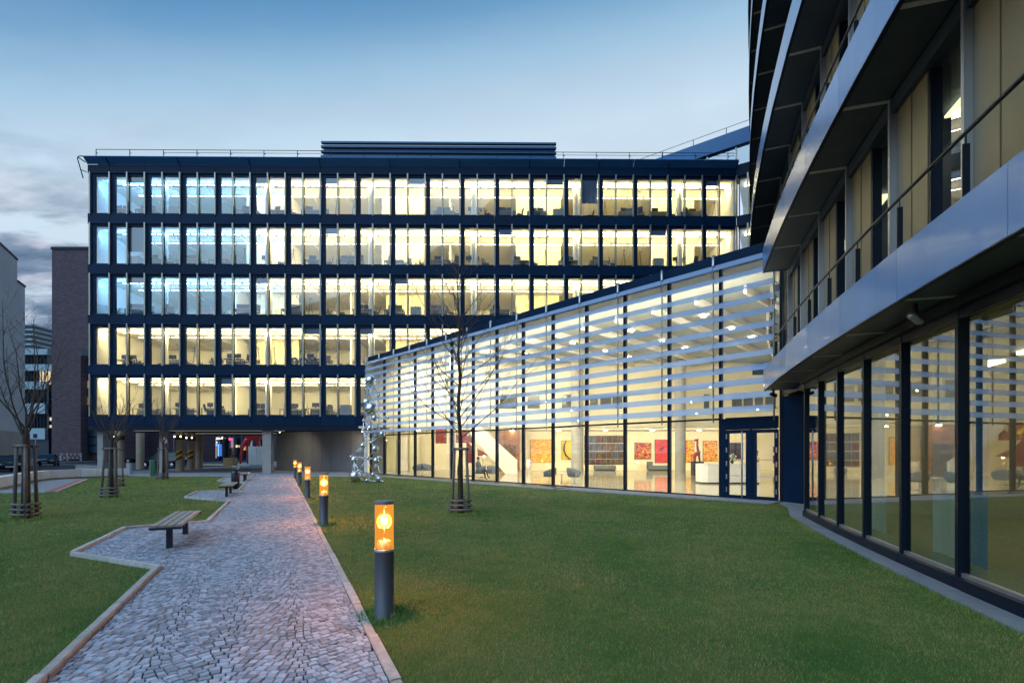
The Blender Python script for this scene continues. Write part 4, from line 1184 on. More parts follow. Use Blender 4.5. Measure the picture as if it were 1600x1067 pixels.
# ---- litter bin
x, y = G(368, 764)
bn = thing('litter_bin', 'dark round litter bin with a funnel top beside the second bench', 'litter bin', (x, y, .01), .3)
MB().lathe([(.11, 0), (.11, .06), (.17, .10), (.175, .84), (.16, .85)], 22).build('body', M['bsteel'], bn)
MB().lathe([(.10, .86), (.19, 1.03), (.195, 1.05), (.18, 1.05), (.09, .90)], 22).build('funnel_top', M['steel'], bn)
q = MB()
for a in (-1.9, -.6):
    q.ball((.175 * math.cos(a), .175 * math.sin(a), .78), .04, 8, 6, sz=(1, 1, .7))
q.build('ashtray', M['refl'], bn)

# ---- trees in wooden guards
M['bark'] = mat('dark_bark', (.055, .045, .036), .9, var=.35, vscale=16, bump=.6, bscale=60, stretch=(1, 1, .25))
M['twig'] = mat('grey_brown_twig', (.075, .064, .055), .85)
M['stake'] = mat('weathered_stake_wood', (.165, .145, .13), .85, var=.3, vscale=7, bump=.4, bscale=50, rand=.14, stretch=(1, 1, .3))
def grow(mb, p, d, Ln, r, depth, rr, up, n=5):
    pts, rad = [p], [r]; d = d.normalized()
    k = max(3, int(4 + Ln * 2))
    for i in range(k):
        d = (d + Vector((rr.uniform(-.11, .11), rr.uniform(-.11, .11), up / k + rr.uniform(-.06, .06)))).normalized()
        p = p + d * (Ln / k); pts.append(p); rad.append(max(.0022, r * (1 - .85 * (i + 1) / k)))
    mb.tube(pts, rad, 5 if depth == 0 else (4 if depth == 1 else 3), cap=False)
    if depth >= 3: return
    m = {0: int(3 + Ln * 2.8), 1: int(1 + Ln * 3.6), 2: 1 if Ln > .34 else 0}[depth]
    for j in range(m):
        f = rr.uniform(.18 if depth else .22, .97); i = min(k - 1, int(f * k)); q = pts[i].lerp(pts[i + 1], f * k - i)
        ax = (pts[i + 1] - pts[i]).normalized(); side = ax.orthogonal().normalized(); side.rotate(Matrix.Rotation(rr.uniform(0, 6.28), 3, ax))
        nd = (ax * rr.uniform(.75, 1.1) + side * rr.uniform(.55, .9)).normalized()
        grow(mb, q, nd, Ln * (1 - f * .55) * rr.uniform(.28, .52), rad[i] * .55, depth + 1, rr, up * .8)
def leader_tree(lab, x, y, H, r0, clear, spread, seed, nb=26, grp=None):
    rr = random.Random(seed)
    t = thing('young_tree', lab, 'tree', (x, y, 0), group=grp)
    pts = [Vector((0, 0, -.05))]; rad = [r0 * 1.25]
    for i in range(1, 19):
        f = i / 18
        pts.append(Vector((rr.uniform(-.02, .02) * (1 + 2 * f) - .10 * f, rr.uniform(-.02, .02), H * f))); rad.append(max(.006, r0 * (1 - f) ** .8 + .004))
    MB().tube(pts, rad, 10).build('trunk', M['bark'], t)
    mb = MB()
    for j in range(nb):
        f = (j + rr.uniform(.1, .9)) / nb; z = clear + (H * .93 - clear) * f ** 1.05
        k = z / H * 18; i = int(k); q = pts[i].lerp(pts[i + 1], k - i)
        a = j * 2.4 + rr.uniform(-.4, .4); e = math.radians(rr.uniform(16, 38) + 26 * f)
        d = Vector((math.cos(a) * math.cos(e), math.sin(a) * math.cos(e), math.sin(e)))
        grow(mb, q, d, spread * ((1 - f) ** .7 * .98 + .16) * rr.uniform(.8, 1.15), r0 * .30 * (1 - f * .55), 0, rr, .62)
    mb.build('crown', M['twig'], t)
    return t
def vase_tree(lab, x, y, H, r0, clear, seed, lean=0.0, nl=6):
    rr = random.Random(seed)
    t = thing('young_tree', lab, 'tree', (x, y, 0), group='young trees on the left lawn')
    MB().tube([(0, 0, -.05), (.01, 0, clear * .5), (.0, .01, clear), (0, 0, clear + .2)], [r0 * 1.2, r0, r0 * .9, r0 * .6], 10).build('trunk', M['bark'], t)
    mb = MB()
    for j in range(nl):
        a = j * 2.4 + rr.uniform(-.3, .3); e = math.radians(rr.uniform(52, 76))
        d = Vector((math.cos(a) * math.cos(e) + lean, math.sin(a) * math.cos(e), math.sin(e)))
        grow(mb, Vector((0, 0, clear + rr.uniform(-.25, .18))), d, (H - clear) * rr.uniform(.85, 1.2), r0 * .29, 0, rr, .42)
    mb.build('crown', M['twig'], t)
    return t
GUARD = {}
def guard(lab, x, y, H, rot, rb=.32, rt=.22):
    t = thing('tree_guard', lab, 'tree guard', (x, y, 0), rot, 'wooden tree guards')
    an = [math.radians(90 + 120 * k) for k in range(3)]
    P = lambda a, z: Vector((math.cos(a) * (rb + (rt - rb) * z / H), math.sin(a) * (rb + (rt - rb) * z / H), z))
    for a in an:
        MB().tube([P(a, -.1), P(a, H * .5), P(a, H)], [.042, .040, .038], 9).build('post', M['stake'], t)
    for k in range(3):
        a, c = an[k], an[(k + 1) % 3]
        if k != 2:
            p, q = P(a, H - .03) * 1.08, P(c, H - .03) * 1.08; p.z = q.z = H - .02; e = (q - p).normalized() * .06
            MB().tube([p - e, q + e], .038, 8).build('top_rail', M['stake'], t)
        for z in (.10, .23, .36):
            p, q = P(a, z), P(c, z); o = ((p + q) / 2); o.z = 0; o = o.normalized() * .05; e = (q - p).normalized() * .06
            MB().tube([p + o - e, q + o + e], .036, 7).build('slat', M['stake'], t)
    return t
x, y = G(720, 801)
leader_tree('bare young tree standing before the glass foyer, dark thin branches spread over the louvres', x, y, 7.35, .066, 2.0, 2.7, 4, 36)
guard('wooden tree guard round the trunk of the lone tree before the glass foyer', x, y, 1.83, 0, .28, .19)
x, y = G(40, 809)
vase_tree('bare forked tree at the left edge, nearest of the trees on the left lawn', x, y, 5.2, .085, 2.15, 21, nl=8)
guard('largest wooden tree guard, at the left edge of the lawn', x, y, 1.90, math.radians(-15), .25, .19)
x, y = G(174, 777)
vase_tree('bare bushy tree standing nearest to the gravel bed on the left lawn', x, y, 3.95, .065, 1.95, 33, nl=10)
guard('wooden tree guard in front of another one, left of the ticket post', x, y, 1.86, math.radians(10), .29, .20)
x, y = G(181, 760)
vase_tree('bare tree half hidden behind the bushy tree and its guard', x, y, 3.9, .06, 2.0, 35, nl=4)
guard('wooden tree guard half hidden behind the one nearer the gravel bed', x, y, 1.86, math.radians(40), .34, .24)
x, y = G(255, 749)
vase_tree('pale barked bare tree in front of the round no entry sign', x, y, 5.1, .065, 2.2, 47, nl=8)
guard('narrow wooden tree guard before the pillar with the round sign', x, y, 1.92, math.radians(20), .30, .22)

# ---- chrome ball sculpture
M['chrome'] = mat('polished_chrome', (.80, .82, .84), .05, 1.0)
YS = 26.8
sc_o = thing('ball_sculpture', 'tall sculpture of mirror polished steel balls joined by thin rods on the grass', 'sculpture', (PX(575, YS), YS, 0))
BALLS = [(579, 595, 8.5), (573, 629, 7), (580, 639, 10.5), (585, 653, 5), (606, 652, 2.3), (568, 657, 2.2), (578, 669, 5), (597, 678, 5.2), (580, 691, 2.5), (567, 696, 4.4), (586, 701, 5.4),
         (553.5, 718, 5.6), (548.5, 713, 2), (575, 715.5, 2.6), (588, 719.5, 5), (592.5, 715.5, 4.2), (555, 744, 9.2), (583, 741, 3), (592.5, 749.5, 5.2), (573, 750.5, 2.6), (566.5, 671, 2),
         (592, 617, 2.4), (549, 753, 2.2), (598, 752, 2), (560, 735, 2), (586, 680, 2), (590, 665, 2.2), (571, 682, 2)]
rs = random.Random(6); bp = []
for px, py, r in BALLS:
    d = rs.uniform(-.45, .45) if r < 8 else rs.uniform(-.15, .15)
    Y = YS + d
    bp.append((Vector((PX(px, Y) - sc_o.location.x, d, max(PZ(py, Y), r / FPX * Y + .01))), r / FPX * Y))
for c, r in bp:
    MB().ball(c, r, 20, 14).build('ball', M['chrome'], sc_o)
done = set()
for i, (c, r) in enumerate(bp):
    ds = sorted((((c - q[0]).length, j) for j, q in enumerate(bp) if j != i))
    for d, j in ds[:4]:
        if (min(i, j), max(i, j)) in done or d > 2.1: continue
        done.add((min(i, j), max(i, j)))
        MB().tube([c, bp[j][0]], .021, 6).build('rod', M['chrome'], sc_o)
for (a, b_) in ((16, 11), (16, 22), (22, 19), (19, 18), (18, 23), (12, 11), (14, 18), (17, 13), (6, 2), (0, 1), (9, 5), (0, 21)):
    MB().tube([bp[a][0], bp[b_][0]], .021, 6).build('rod', M['chrome'], sc_o)

# ---- low curved wall
M['wallc'] = mat('pale_painted_concrete', (.74, .75, .77), .75, var=.10, vscale=1.6, bump=.15, bscale=30, rand=.05)
M['wallb'] = mat('rough_wall_foot', (.30, .29, .27), .9, var=.25, vscale=6)
wv = [Vector(p) for p in WALL[0:]]
lw = thing('low_wall', 'low pale concrete retaining wall curving along the road at the lawn edge', 'wall', (wv[2].x, wv[2].y, 0))
wo_ = (wv[2].x, wv[2].y, 0)
def resample(pts, step):
    out = [pts[0]]; acc = 0
    for a, b_ in zip(pts[:-1], pts[1:]):
        n = max(1, round((b_ - a).length / step))
        for i in range(1, n + 1): out.append(a.lerp(b_, i / n))
    return out
wp = resample(wv, 1.25)
for a, b_ in zip(wp[:-1], wp[1:]):
    d = (b_ - a).normalized(); n = Vector((-d.y, d.x))
    if n.x > 0 and a.x < -27: pass
    n = n if n.dot(Vector((-1, .6))) > 0 else -n
    a2, b2 = a + d * .008, b_ - d * .008
    MB().prism([(a2.x, a2.y), (b2.x, b2.y), (b2.x + n.x * .34, b2.y + n.y * .34), (a2.x + n.x * .34, a2.y + n.y * .34)], .10, .575).build('wall_block', M['wallc'], lw, wo_)
    MB().prism([(a.x + n.x * .04, a.y + n.y * .04), (b_.x + n.x * .04, b_.y + n.y * .04), (b_.x + n.x * .3, b_.y + n.y * .3), (a.x + n.x * .3, a.y + n.y * .3)], -.05, .098).build('wall_foot', M['wallb'], lw, wo_)

# ---- posts and small things near the passage
x, y = G(202, 741)
tp = thing('ticket_post', 'slim pale grey parking ticket post beside the driveway', 'ticket post', (x, y, .01))
q = MB().box(-.13, .13, -.12, .12, 0, .86).build('post', M['alu'], tp)
MB().box(-.14, .14, -.13, .13, .862, 1.17).build('head', M['navy_dark'], tp)
MB().box(-.085, .085, -.138, -.131, .93, 1.10).build('display', M['alu'], tp)
MB().ball((0, -.14, 1.02), .025, 8, 6).build('button', M['black'], tp)
MB().box(-.22, .22, -.2, .2, -.02, .02).build('base_plate', M['paving'], tp)
x, y = G(239.5, 744)
gp = thing('green_post', 'short dark green service post on the pavement edge before the tree', 'post', (x, y, .0))
gm_ = mat('green_powder_coat', (.015, .10, .055), .5)
MB().box(-.13, .17, -.1, .1, 0, 1.10).build('body', gm_, gp); MB().box(-.17, -.132, -.11, .11, 0, 1.12).build('side_plate', M['alu'], gp)
MB().box(-.18, .18, -.12, .12, 1.122, 1.14).build('cap', M['alu'], gp)
x, y = PX(257, 38.6), 38.62
ns = thing('traffic_sign', 'round white road sign with a red ring fixed to the pillar behind the tree', 'sign', (x, y - .02, 2.62))
redp = mat('sign_red', (.50, .03, .03), .4); whp = mat('sign_white', (.70, .70, .72), .4)
def disc(r0, r1, y0, y1, n=28):
    b = MB(); vs = []
    for yy in (y0, y1):
        for r in (r0, r1):
            vs += [(r * math.cos(2 * math.pi * k / n), yy, r * math.sin(2 * math.pi * k / n)) for k in range(n)]
    fs = []
    for k in range(n):
        j = (k + 1) % n
        fs += [(k, n + k, n + j, j), (2 * n + k, 2 * n + j, 3 * n + j, 3 * n + k), (n + k, 3 * n + k, 3 * n + j, n + j)]
    return b.add(vs, fs)
disc(.0, .24, -.03, 0).build('face', whp, ns); disc(.235, .31, -.034, 0).build('red_ring', redp, ns)
# concrete seat blocks by the road
for i, (px, w) in enumerate(((125.5, .5), (133.5, .6), (141.5, .7), (149.5, .7))):
    Y = 42.5 - i * .9
    t_ = thing('concrete_block', '%s low concrete block in the short row beside the road, counted from the road' % ORD[i], 'block', (PX(px, Y), Y, -.06), group='concrete blocks beside the road')
    MB().add([(-w / 2, -.25, 0), (w / 2, -.25, 0), (w / 2, .25, 0), (-w / 2, .25, 0), (-w / 2 + .04, -.21, .55), (w / 2 - .04, -.21, .55), (w / 2 - .04, .21, .55), (-w / 2 + .04, .21, .55)],
             [(3, 2, 1, 0), (4, 5, 6, 7), (0, 1, 5, 4), (1, 2, 6, 5), (2, 3, 7, 6), (3, 0, 4, 7)]).build('body', M['concrete'], t_)
    MB().box(-w / 2 - .02, w / 2 + .02, -.27, .27, .552, .61).build('cap', M['concrete'], t_)
# red and white barrier in front of the brick tower
Y = 70.0; x0, x1 = PX(93, Y), PX(126, Y)
ba = thing('road_barrier', 'low red and white striped barrier rail at the foot of the brick tower', 'barrier', (x0, Y, .50))
stripe = [mat('dull_red_stripe', (.16, .04, .045), .6), mat('dull_white_stripe', (.34, .34, .37), .6)]
n = 10
for j in range(n):
    MB().box((x1 - x0) * j / n, (x1 - x0) * (j + 1) / n - .02, -.05, .05, .72, .92).build('stripe', stripe[j % 2], ba)
    MB().box((x1 - x0) * j / n, (x1 - x0) * (j + 1) / n - .02, -.05, .05, .22, .40).build('stripe', stripe[(j + 1) % 2], ba)
for x in (.02, 1.0, (x1 - x0) - .1):
    MB().box(x, x + .1, .06, .16, -.1, .98).build('post', whp, ba)

# ---- buildings on the left
M['brick'] = mat('purple_brown_brick', (.115, .075, .085), .85)
t = M['brick'].node_tree; bb = t.nodes['Principled BSDF']
tcx = N(t, 'ShaderNodeTexCoord'); mpp = N(t, 'ShaderNodeMapping'); mpp.inputs['Rotation'].default_value = (math.radians(90), 0, 0); t.links.new(tcx.outputs['Object'], mpp.inputs[0])
bt = N(t, 'ShaderNodeTexBrick'); t.links.new(mpp.outputs[0], bt.inputs['Vector']); bt.inputs['Scale'].default_value = 1.0; bt.inputs['Brick Width'].default_value = .5; bt.inputs['Row Height'].default_value = .16; bt.inputs['Mortar Size'].default_value = .012
bt.inputs['Color1'].default_value = (.15, .095, .105, 1); bt.inputs['Color2'].default_value = (.085, .06, .075, 1); bt.inputs['Mortar'].default_value = (.07, .06, .065, 1)
t.links.new(bt.outputs['Color'], bb.inputs['Base Color'])
YB = 75.0
bx0, bx1 = PX(81, YB), PX(143, YB) + 4
zt = PZ(386, YB)
bk = thing('brick_tower', 'tall windowless purple brown brick building standing behind the left end of the office block', 'building', (bx0, YB, .5))
W_ = bx1 - bx0
MB().box(0, W_, 0, 22, 0, zt - .9).build('wall', M['brick'], bk)
MB().box(-.1, W_, -.1, 22, zt - .898, zt - .5).build('coping', M['navy_dark'], bk)
px_r0, px_r1 = PX(86.5, YB - 1) - bx0, PX(131.5, YB - 1) - bx0
MB().box(px_r0, px_r1, -1.6, -.01, 0, PZ(556, YB - 1) - .5).build('projecting_wall', M['brick'], bk)
for i in range(9):
    q = MB().prism([(-.01, .6 + i * 2.3), (-.75, 1.5 + i * 2.3), (-.01, 2.4 + i * 2.3)], 6, zt - 1.2); q.build('angled_bay', M['brick'], bk)
# glazed stair beside it
M['stairg'] = mat('dark_stair_glass', (.02, .045, .07), .2)
gx0, gx1 = PX(131.8, YB) - bx0, PX(143, YB) - bx0 + 2
st_ = [.03, .05, .07]
for j in range(13):
    MB().box(gx0, gx1, -.4, -.05, 1 + j * 1.25, 1 + j * 1.25 + 1.1).build('stair_window', M['stairg'] if j not in (6, 8) else emitter('lit_stair_window', (1, .72, .42), .30), bk)
M['stucco'] = mat('pale_grey_stucco', (.40, .42, .44), .9, var=.10, vscale=.35, bump=.1, bscale=8)
M['stucco2'] = mat('brown_grey_plinth_render', (.30, .27, .24), .9, var=.12, vscale=.5)
lb_ = thing('stucco_building', 'plain pale grey building wall with a stepped top at the left edge', 'building', (-54, 52, 0))
lo_ = (-54, 52, 0)
p0, p1, p2 = (-45.5, 38.0), (PX(27, 53.5), 53.5), (PX(39, 55.4), 55.4)
zA, zB2 = 1.74 + 298 * 53.5 / FPX, 1.74 + 256 * 55.4 / FPX
MB().prism([p0, p1, (p1[0] - 12, p1[1] + 2), (p0[0] - 16, p0[1] + 2)], 3.9, zA).build('wall', M['stucco'], lb_, lo_)
MB().prism([(p1[0] + .001, p1[1] + .002), p2, (p2[0] - 12, p2[1] + 2), (p1[0] - 12, p1[1] + 2.01)], 3.9, zB2).build('wall', M['stucco'], lb_, lo_)
MB().prism([(p0[0] + .03, p0[1]), (p2[0] + .03, p2[1]), (p2[0] - 12, p2[1] + 2.2), (p0[0] - 16, p0[1] + 2.2)], -.1, 3.895).build('plinth', M['stucco2'], lb_, lo_)
MB().prism([(p0[0] + .12, p0[1]), (p1[0] + .12, p1[1]), (p1[0] - 12, p1[1] + 2.1), (p0[0] - 16, p0[1] + 2.1)], zA + .002, zA + .18).build('coping', M['navy_dark'], lb_, lo_)
MB().prism([(p1[0] + .12, p1[1] + .01), (p2[0] + .12, p2[1] + .02), (p2[0] - 12, p2[1] + 2.1), (p1[0] - 12, p1[1] + 2.1)], zB2 + .002, zB2 + .16).build('coping', M['navy_dark'], lb_, lo_)
# banded block farther back
YM = 88.0
mbk = thing('banded_building', 'distant block with pale blue bands and some lit windows between stucco building and brick tower', 'building', (PX(30, YM), YM, .6))
mo = (PX(30, YM), YM, .6)
pband = mat('pale_blue_band', (.40, .52, .58), .6, var=.06)
lit = emitter('lit_far_window', (1, .80, .52), .75)
dimw = mat('dark_far_window', (.03, .055, .075), .12, spec=.7)
def fbox(px0, px1, py0, py1, Y, d, name, m, par, org):
    return MB().box(PX(px0, Y), PX(px1, Y), Y, Y + d, PZ(py1, Y), PZ(py0, Y)).build(name, m, par, org)
fbox(28, 76, 552, 716, YM + .6, 12, 'wall', dimw, mbk, mo)
for (a, b_, p, q) in ((545, 554, 28, 74), (569, 579, 28, 83), (596, 608, 28, 71), (630, 646, 28, 70), (669, 686, 28, 70)):
    fbox(p, q, a, b_, YM, 2, 'band', pband, mbk, mo)
fbox(62, 84, 580, 600, YM + .5, 5, 'lit_window', lit, mbk, mo)
for i, xx in enumerate((64, 69, 74, 79)):
    fbox(xx, xx + .7, 579.5, 600.5, YM + .3, .1, 'window_bar', M['navy_dark'], mbk, mo)
for (a, b_) in ((554, 569), (579, 596), (609, 630), (647, 669)):
    for xx in range(39, 70, 5):
        fbox(xx, xx + .6, a, b_, YM + .35, .2, 'window_bar', M['navy_dark'], mbk, mo)
fbox(70, 87, 600, 716, YM + 1, 8, 'rear_wall', M['navy_dark'], mbk, mo)
for (a, b_, p, q, m_) in ((652, 657, 71, 85, lit), (659, 663, 71, 77, redp), (664, 668, 70, 84, lit), (673, 687, 74, 77, lit)):
    fbox(p, q, a, b_, YM + .8, .15, 'lit_window', m_, mbk, mo)
YT = 210.0
ft = thing('far_tower', 'far slim tower block with pale floor bands seen between the buildings on the left', 'building', (PX(45, YT), YT, 0))
fto = (PX(45, YT), YT, 0)
fbox(38, 50, 509, 700, YT + .5, 12, 'wall', dimw, ft, fto)
for j in range(6):
    fbox(37, 51 - .0, 506 + j * 7.6, 508.6 + j * 7.6, YT, 13, 'floor_band', pband, ft, fto)
# sign post by the cars
x, y = PX(55.5, 62), 62
pg = thing('parking_sign', 'small dark square sign on a thin pole behind the parked cars', 'sign', (x, y, 0))
MB().tube([(0, 0, -.1), (0, 0, 4.0)], .035, 6).build('pole', M['alu'], pg)
MB().box(-.27, .27, -.05, -.036, 3.45, 3.98).build('sign_plate', mat('sign_blue', (.03, .07, .16), .5), pg)
MB().box(-.20, .20, -.056, -.051, 3.52, 3.91).build('sign_face', mat('sign_pale_blue', (.10, .16, .24), .5), pg)

# ---- cars
M['tyre'] = mat('tyre_rubber', (.015, .015, .016), .8); M['rim'] = mat('alloy_rim', (.5, .5, .52), .3, .9)
M['cglass'] = mat('dark_car_glass', (.012, .016, .022), .12, spec=.45); M['hl'] = mat('headlamp_glass', (.75, .78, .8), .1, .4)
M['tl'] = mat('red_tail_lamp', (.35, .01, .01), .2)
def car(lab, x, y, heading, paint, suv=False):
    t = thing('parked_car', lab, 'car', (x, y, -.06), heading, 'parked cars')
    H = 1.72 if suv else 1.46; Wd = .91
    st = [(-2.15, .42, .78, .74), (-2.08, .32, .92, .84), (-1.5, .26, .97, .90), (0, .24, .94, Wd), (.95, .25, .93, .90), (1.7, .27, .84, .86), (2.08, .33, .70, .76), (2.2, .40, .58, .62)]
    if suv: st = [(a, b_ + .1, c + .14, d) for a, b_, c, d in st]
    vs, fs = [], []
    for xx, zl, zh, w in st:
        zm = (zl + zh) / 2
        vs += [(xx, -w * .9, zl), (xx, -w, zl + .12), (xx, -w, zm + .08), (xx, -w * .93, zh), (xx, 0, zh + .03), (xx, w * .93, zh), (xx, w, zm + .08), (xx, w, zl + .12), (xx, w * .9, zl)]
    n = 9
    for i in range(len(st) - 1):
        for k in range(n - 1):
            fs.append((i * n + k, i * n + k + 1, (i + 1) * n + k + 1, (i + 1) * n + k))
        fs.append((i * n + n - 1, i * n, (i + 1) * n, (i + 1) * n + n - 1))
    fs.append(tuple(range(n - 1, -1, -1))[::-1]); fs.append(tuple((len(st) - 1) * n + k for k in range(n)))
    MB().add(vs, fs, 0, True).build('body', paint, t)
    zb = .93 + (.14 if suv else 0)
    rear = -2.0 if suv else -1.85
    gh = [(rear, zb, .74), (rear + (.25 if suv else .75), H - .03, .60), (-.2, H, .62), (.35, H - .03, .60), (1.15, zb - .02, .78)]
    # glasshouse: side windows, screens; roof above
    def ring(xx, z, w): return [(xx, -w, z), (xx, w, z)]
    base = [(rear, -.80, zb), (1.18, -.80, zb), (1.18, .80, zb), (rear, .80, zb)]
    top = [(rear + (.25 if suv else .72), -.60, H - .05), (.38, -.60, H - .05), (.38, .60, H - .05), (rear + (.25 if suv else .72), .60, H - .05)]
    MB().add(base + top, [(0, 1, 5, 4), (1, 2, 6, 5), (2, 3, 7, 6), (3, 0, 4, 7)]).build('windows', M['cglass'], t)
    rx0, rx1 = top[0][0], top[1][0]
    rv = [(rx0 - .06, -.61, H - .06), (rx1 + .06, -.61, H - .06), (rx1 + .06, .61, H - .06), (rx0 - .06, .61, H - .06), (rx0 + .1, -.5, H), (rx1 - .12, -.5, H), (rx1 - .12, .5, H), (rx0 + .1, .5, H)]
    q = MB().add(rv, [(0, 1, 5, 4), (1, 2, 6, 5), (2, 3, 7, 6), (3, 0, 4, 7), (4, 5, 6, 7)])
    for sy in (-1, 1):
        for (xa, xb) in ((1.18, .38), (-.25, -.25), (rear, rx0)):
            q.bar((xa, sy * .81, zb), (xb, sy * .61, H - .05), .07, .05)
    q.build('roof', paint, t)
    for sx in (-1.33, 1.35):
        for sy in (-1, 1):
            w = MB(); r_ = .34 if suv else .31
            for yy, rr_, m_ in ((0, r_, 0), ):
                vs2, fs2 = [], []
            b = MB(); nn_ = 18
            prof = [(r_ - .09, -.10), (r_ - .02, -.11), (r_, -.08), (r_, .08), (r_ - .02, .11), (r_ - .09, .10)]
            b.lathe(prof, nn_)
            b.v = [(xx + sx, zz * sy + sy * .83, yy + r_) for xx, yy, zz in b.v]
            wh = b.build('wheel', M['tyre'], t)
            b = MB(); b.lathe([(r_ - .085, .07), (r_ - .10, .095), (.05, .085), (.001, .10)], nn_)
            b.v = [(xx + sx, zz * sy + sy * .83, yy + r_) for xx, yy, zz in b.v]
            b.build('rim', M['rim'], wh)
    dz = .12 if suv else 0
    for sy in (-1, 1):
        MB().ball((2.05, sy * .58, .66 + dz), .14, 10, 7, sz=(.55, 1.15, .6)).build('headlight', M['hl'], t)
        MB().ball((-2.12, sy * .62, .80 + dz), .13, 10, 7, sz=(.4, 1.1, .7)).build('tail_light', M['tl'], t)
        MB().ball((.85, sy * .98, .98 + dz), .11, 8, 6, sz=(.6, .9, .7)).build('mirror', paint, t)
    MB().box(2.12, 2.21, -.38, .38, .53 + dz, .64 + dz).build('grille', M['black'], t)
    MB().box(2.195, 2.225, -.26, .26, .41 + dz, .52 + dz).build('number_plate', whp, t)
    return t
cpaint = mat('dark_blue_black_paint', (.018, .026, .045), .22, .3, coat=.5)
cpaint2 = mat('black_car_paint', (.010, .010, .013), .25, .2, coat=.4)
car('dark car facing the viewer, parked alone in front of the brick tower', PX(68, 59.5), 60.0, math.atan2(-.80, .60), cpaint)
car('dark car at the left edge of the picture behind the low wall', PX(4, 43), 43.0, math.atan2(-.66, .75) + .15, cpaint2)
car('dark car between two others, partly hidden by the tree guard', PX(27, 50), 50.0, math.atan2(-.72, .69), cpaint)
car('black sport utility vehicle parked sideways under the office block behind the pillars', PX(256, 50.5), 50.5, math.pi + .04, cpaint2, True)

# ---- beyond the passage
YR = 66.0
M['redp'] = mat('glossy_red_paint', (.48, .012, .022), .28, coat=.4)
rd = thing('red_sculpture', 'large glossy red sculpture on splayed legs beyond the passage', 'sculpture', (PX(394, YR), YR, .02))
def rt(pts, rad, name):
    b = MB(); b.tube([(PX(px, YR + d) - rd.location.x, d, PZ(py, YR + d)) for px, py, d in pts], [r / FPX * YR for r in rad], 14)
    return b.build(name, M['redp'], rd)
rt([(375.3, 726, 0), (376.5, 712, 0), (379, 698, .2), (384, 689, .5), (391, 684, .8)], [1.2, 1.8, 2.6, 4, 5], 'leg')
rt([(387.5, 727, 1), (387.5, 712, .9), (387.5, 698, .7), (389, 688, .6), (394, 683, .6)], [1.3, 2.0, 2.8, 3.6, 4], 'leg')
rt([(404, 727, 1.6), (406, 712, 1.4), (404.5, 698, 1.2), (401, 688, 1), (396, 684, .8)], [1.4, 2.2, 3.2, 4, 4.5], 'leg')
rt([(378, 671, .6), (384, 676, .7), (392, 681, .8), (400, 682, .9), (405, 674, 1), (407, 660, 1), (400, 645, 1)], [4, 6, 8, 9, 9, 7, 4], 'body')
Y = 57.6
hp = thing('white_hoarding', 'white two panel box standing before the red sculpture beyond the passage', 'hoarding', (PX(400, Y), Y, .02))
x0, x1 = PX(388, Y) - hp.location.x, PX(414, Y) - hp.location.x
for i in range(2):
    MB().box(x0 + (x1 - x0) * i / 2, x0 + (x1 - x0) * (i + 1) / 2 - .03, 0, .8, .08, PZ(697.5, Y)).build('panel', M['wallc'], hp)
for i in range(4):
    MB().box(x0 + .1 + i * .45, x0 + .2 + i * .45, .1, .7, -.02, .078).build('foot', M['black'], hp)
Y = 55.8
pl = thing('planter_box', 'square tan planter box with a dark clipped shrub under the passage', 'planter', (PX(360, Y), Y, .02))
MB().add([(-.53, -.5, 0), (.53, -.5, 0), (.53, .5, 0), (-.53, .5, 0), (-.55, -.52, .98), (.55, -.52, .98), (.55, .52, .98), (-.55, .52, .98)], [(0, 1, 5, 4), (1, 2, 6, 5), (2, 3, 7, 6), (3, 0, 4, 7), (4, 5, 6, 7)]).build('box', mat('tan_planter', (.42, .27, .12), .7, var=.1, vscale=3), pl)
rf = random.Random(2); b = MB()
for i in range(700):
    z = .98 + rf.random() * 1.15; rr_ = .30 * math.sqrt(rf.random()); a = rf.random() * 6.28
    c = Vector((rr_ * math.cos(a) + .05, rr_ * math.sin(a), z)); u = Vector((rf.gauss(0, 1), rf.gauss(0, 1), rf.gauss(0, 1))).normalized() * .06; v = u.orthogonal().normalized() * .03
    b.add([c - u, c + v, c + u, c - v], [(0, 1, 2, 3)])
b.build('foliage', mat('dark_shrub_leaf', (.015, .035, .018), .6), pl)
# dim street front beyond, with lit shop windows
YF = 96.0
fb = thing('street_front', 'dim row of shop fronts with small coloured lights across the street beyond the passage', 'building', (PX(360, YF), YF, 0))
fo2 = (PX(360, YF), YF, 0)
MB().box(PX(100, YF), PX(470, YF), YF, YF + 8, 0, 15).build('wall', mat('dim_blue_grey_wall', (.09, .11, .14), .7, var=.2, vscale=.3), fb, fo2)
rf = random.Random(9)
for i in range(13):
    px = 306 + i * 9.2; w = rf.uniform(4.5, 7)
    MB().box(PX(px, YF), PX(px + w, YF), YF - .08, YF - .01, .4, 4.4).build('shop_window', M['side_glass'] if i % 3 else emitter('shop_glow', rf.choice([(.5, .65, 1), (1, .8, .6), (1, .5, .8)]), .35), fb, fo2)
    MB().box(PX(px + w + .6, YF), PX(px + w + 1.8, YF), YF - .4, YF - .02, 0, 7).build('pilaster', mat('blue_grey_pilaster', (.22, .26, .32), .6) if i == 0 else bpy.data.materials['blue_grey_pilaster'], fb, fo2)
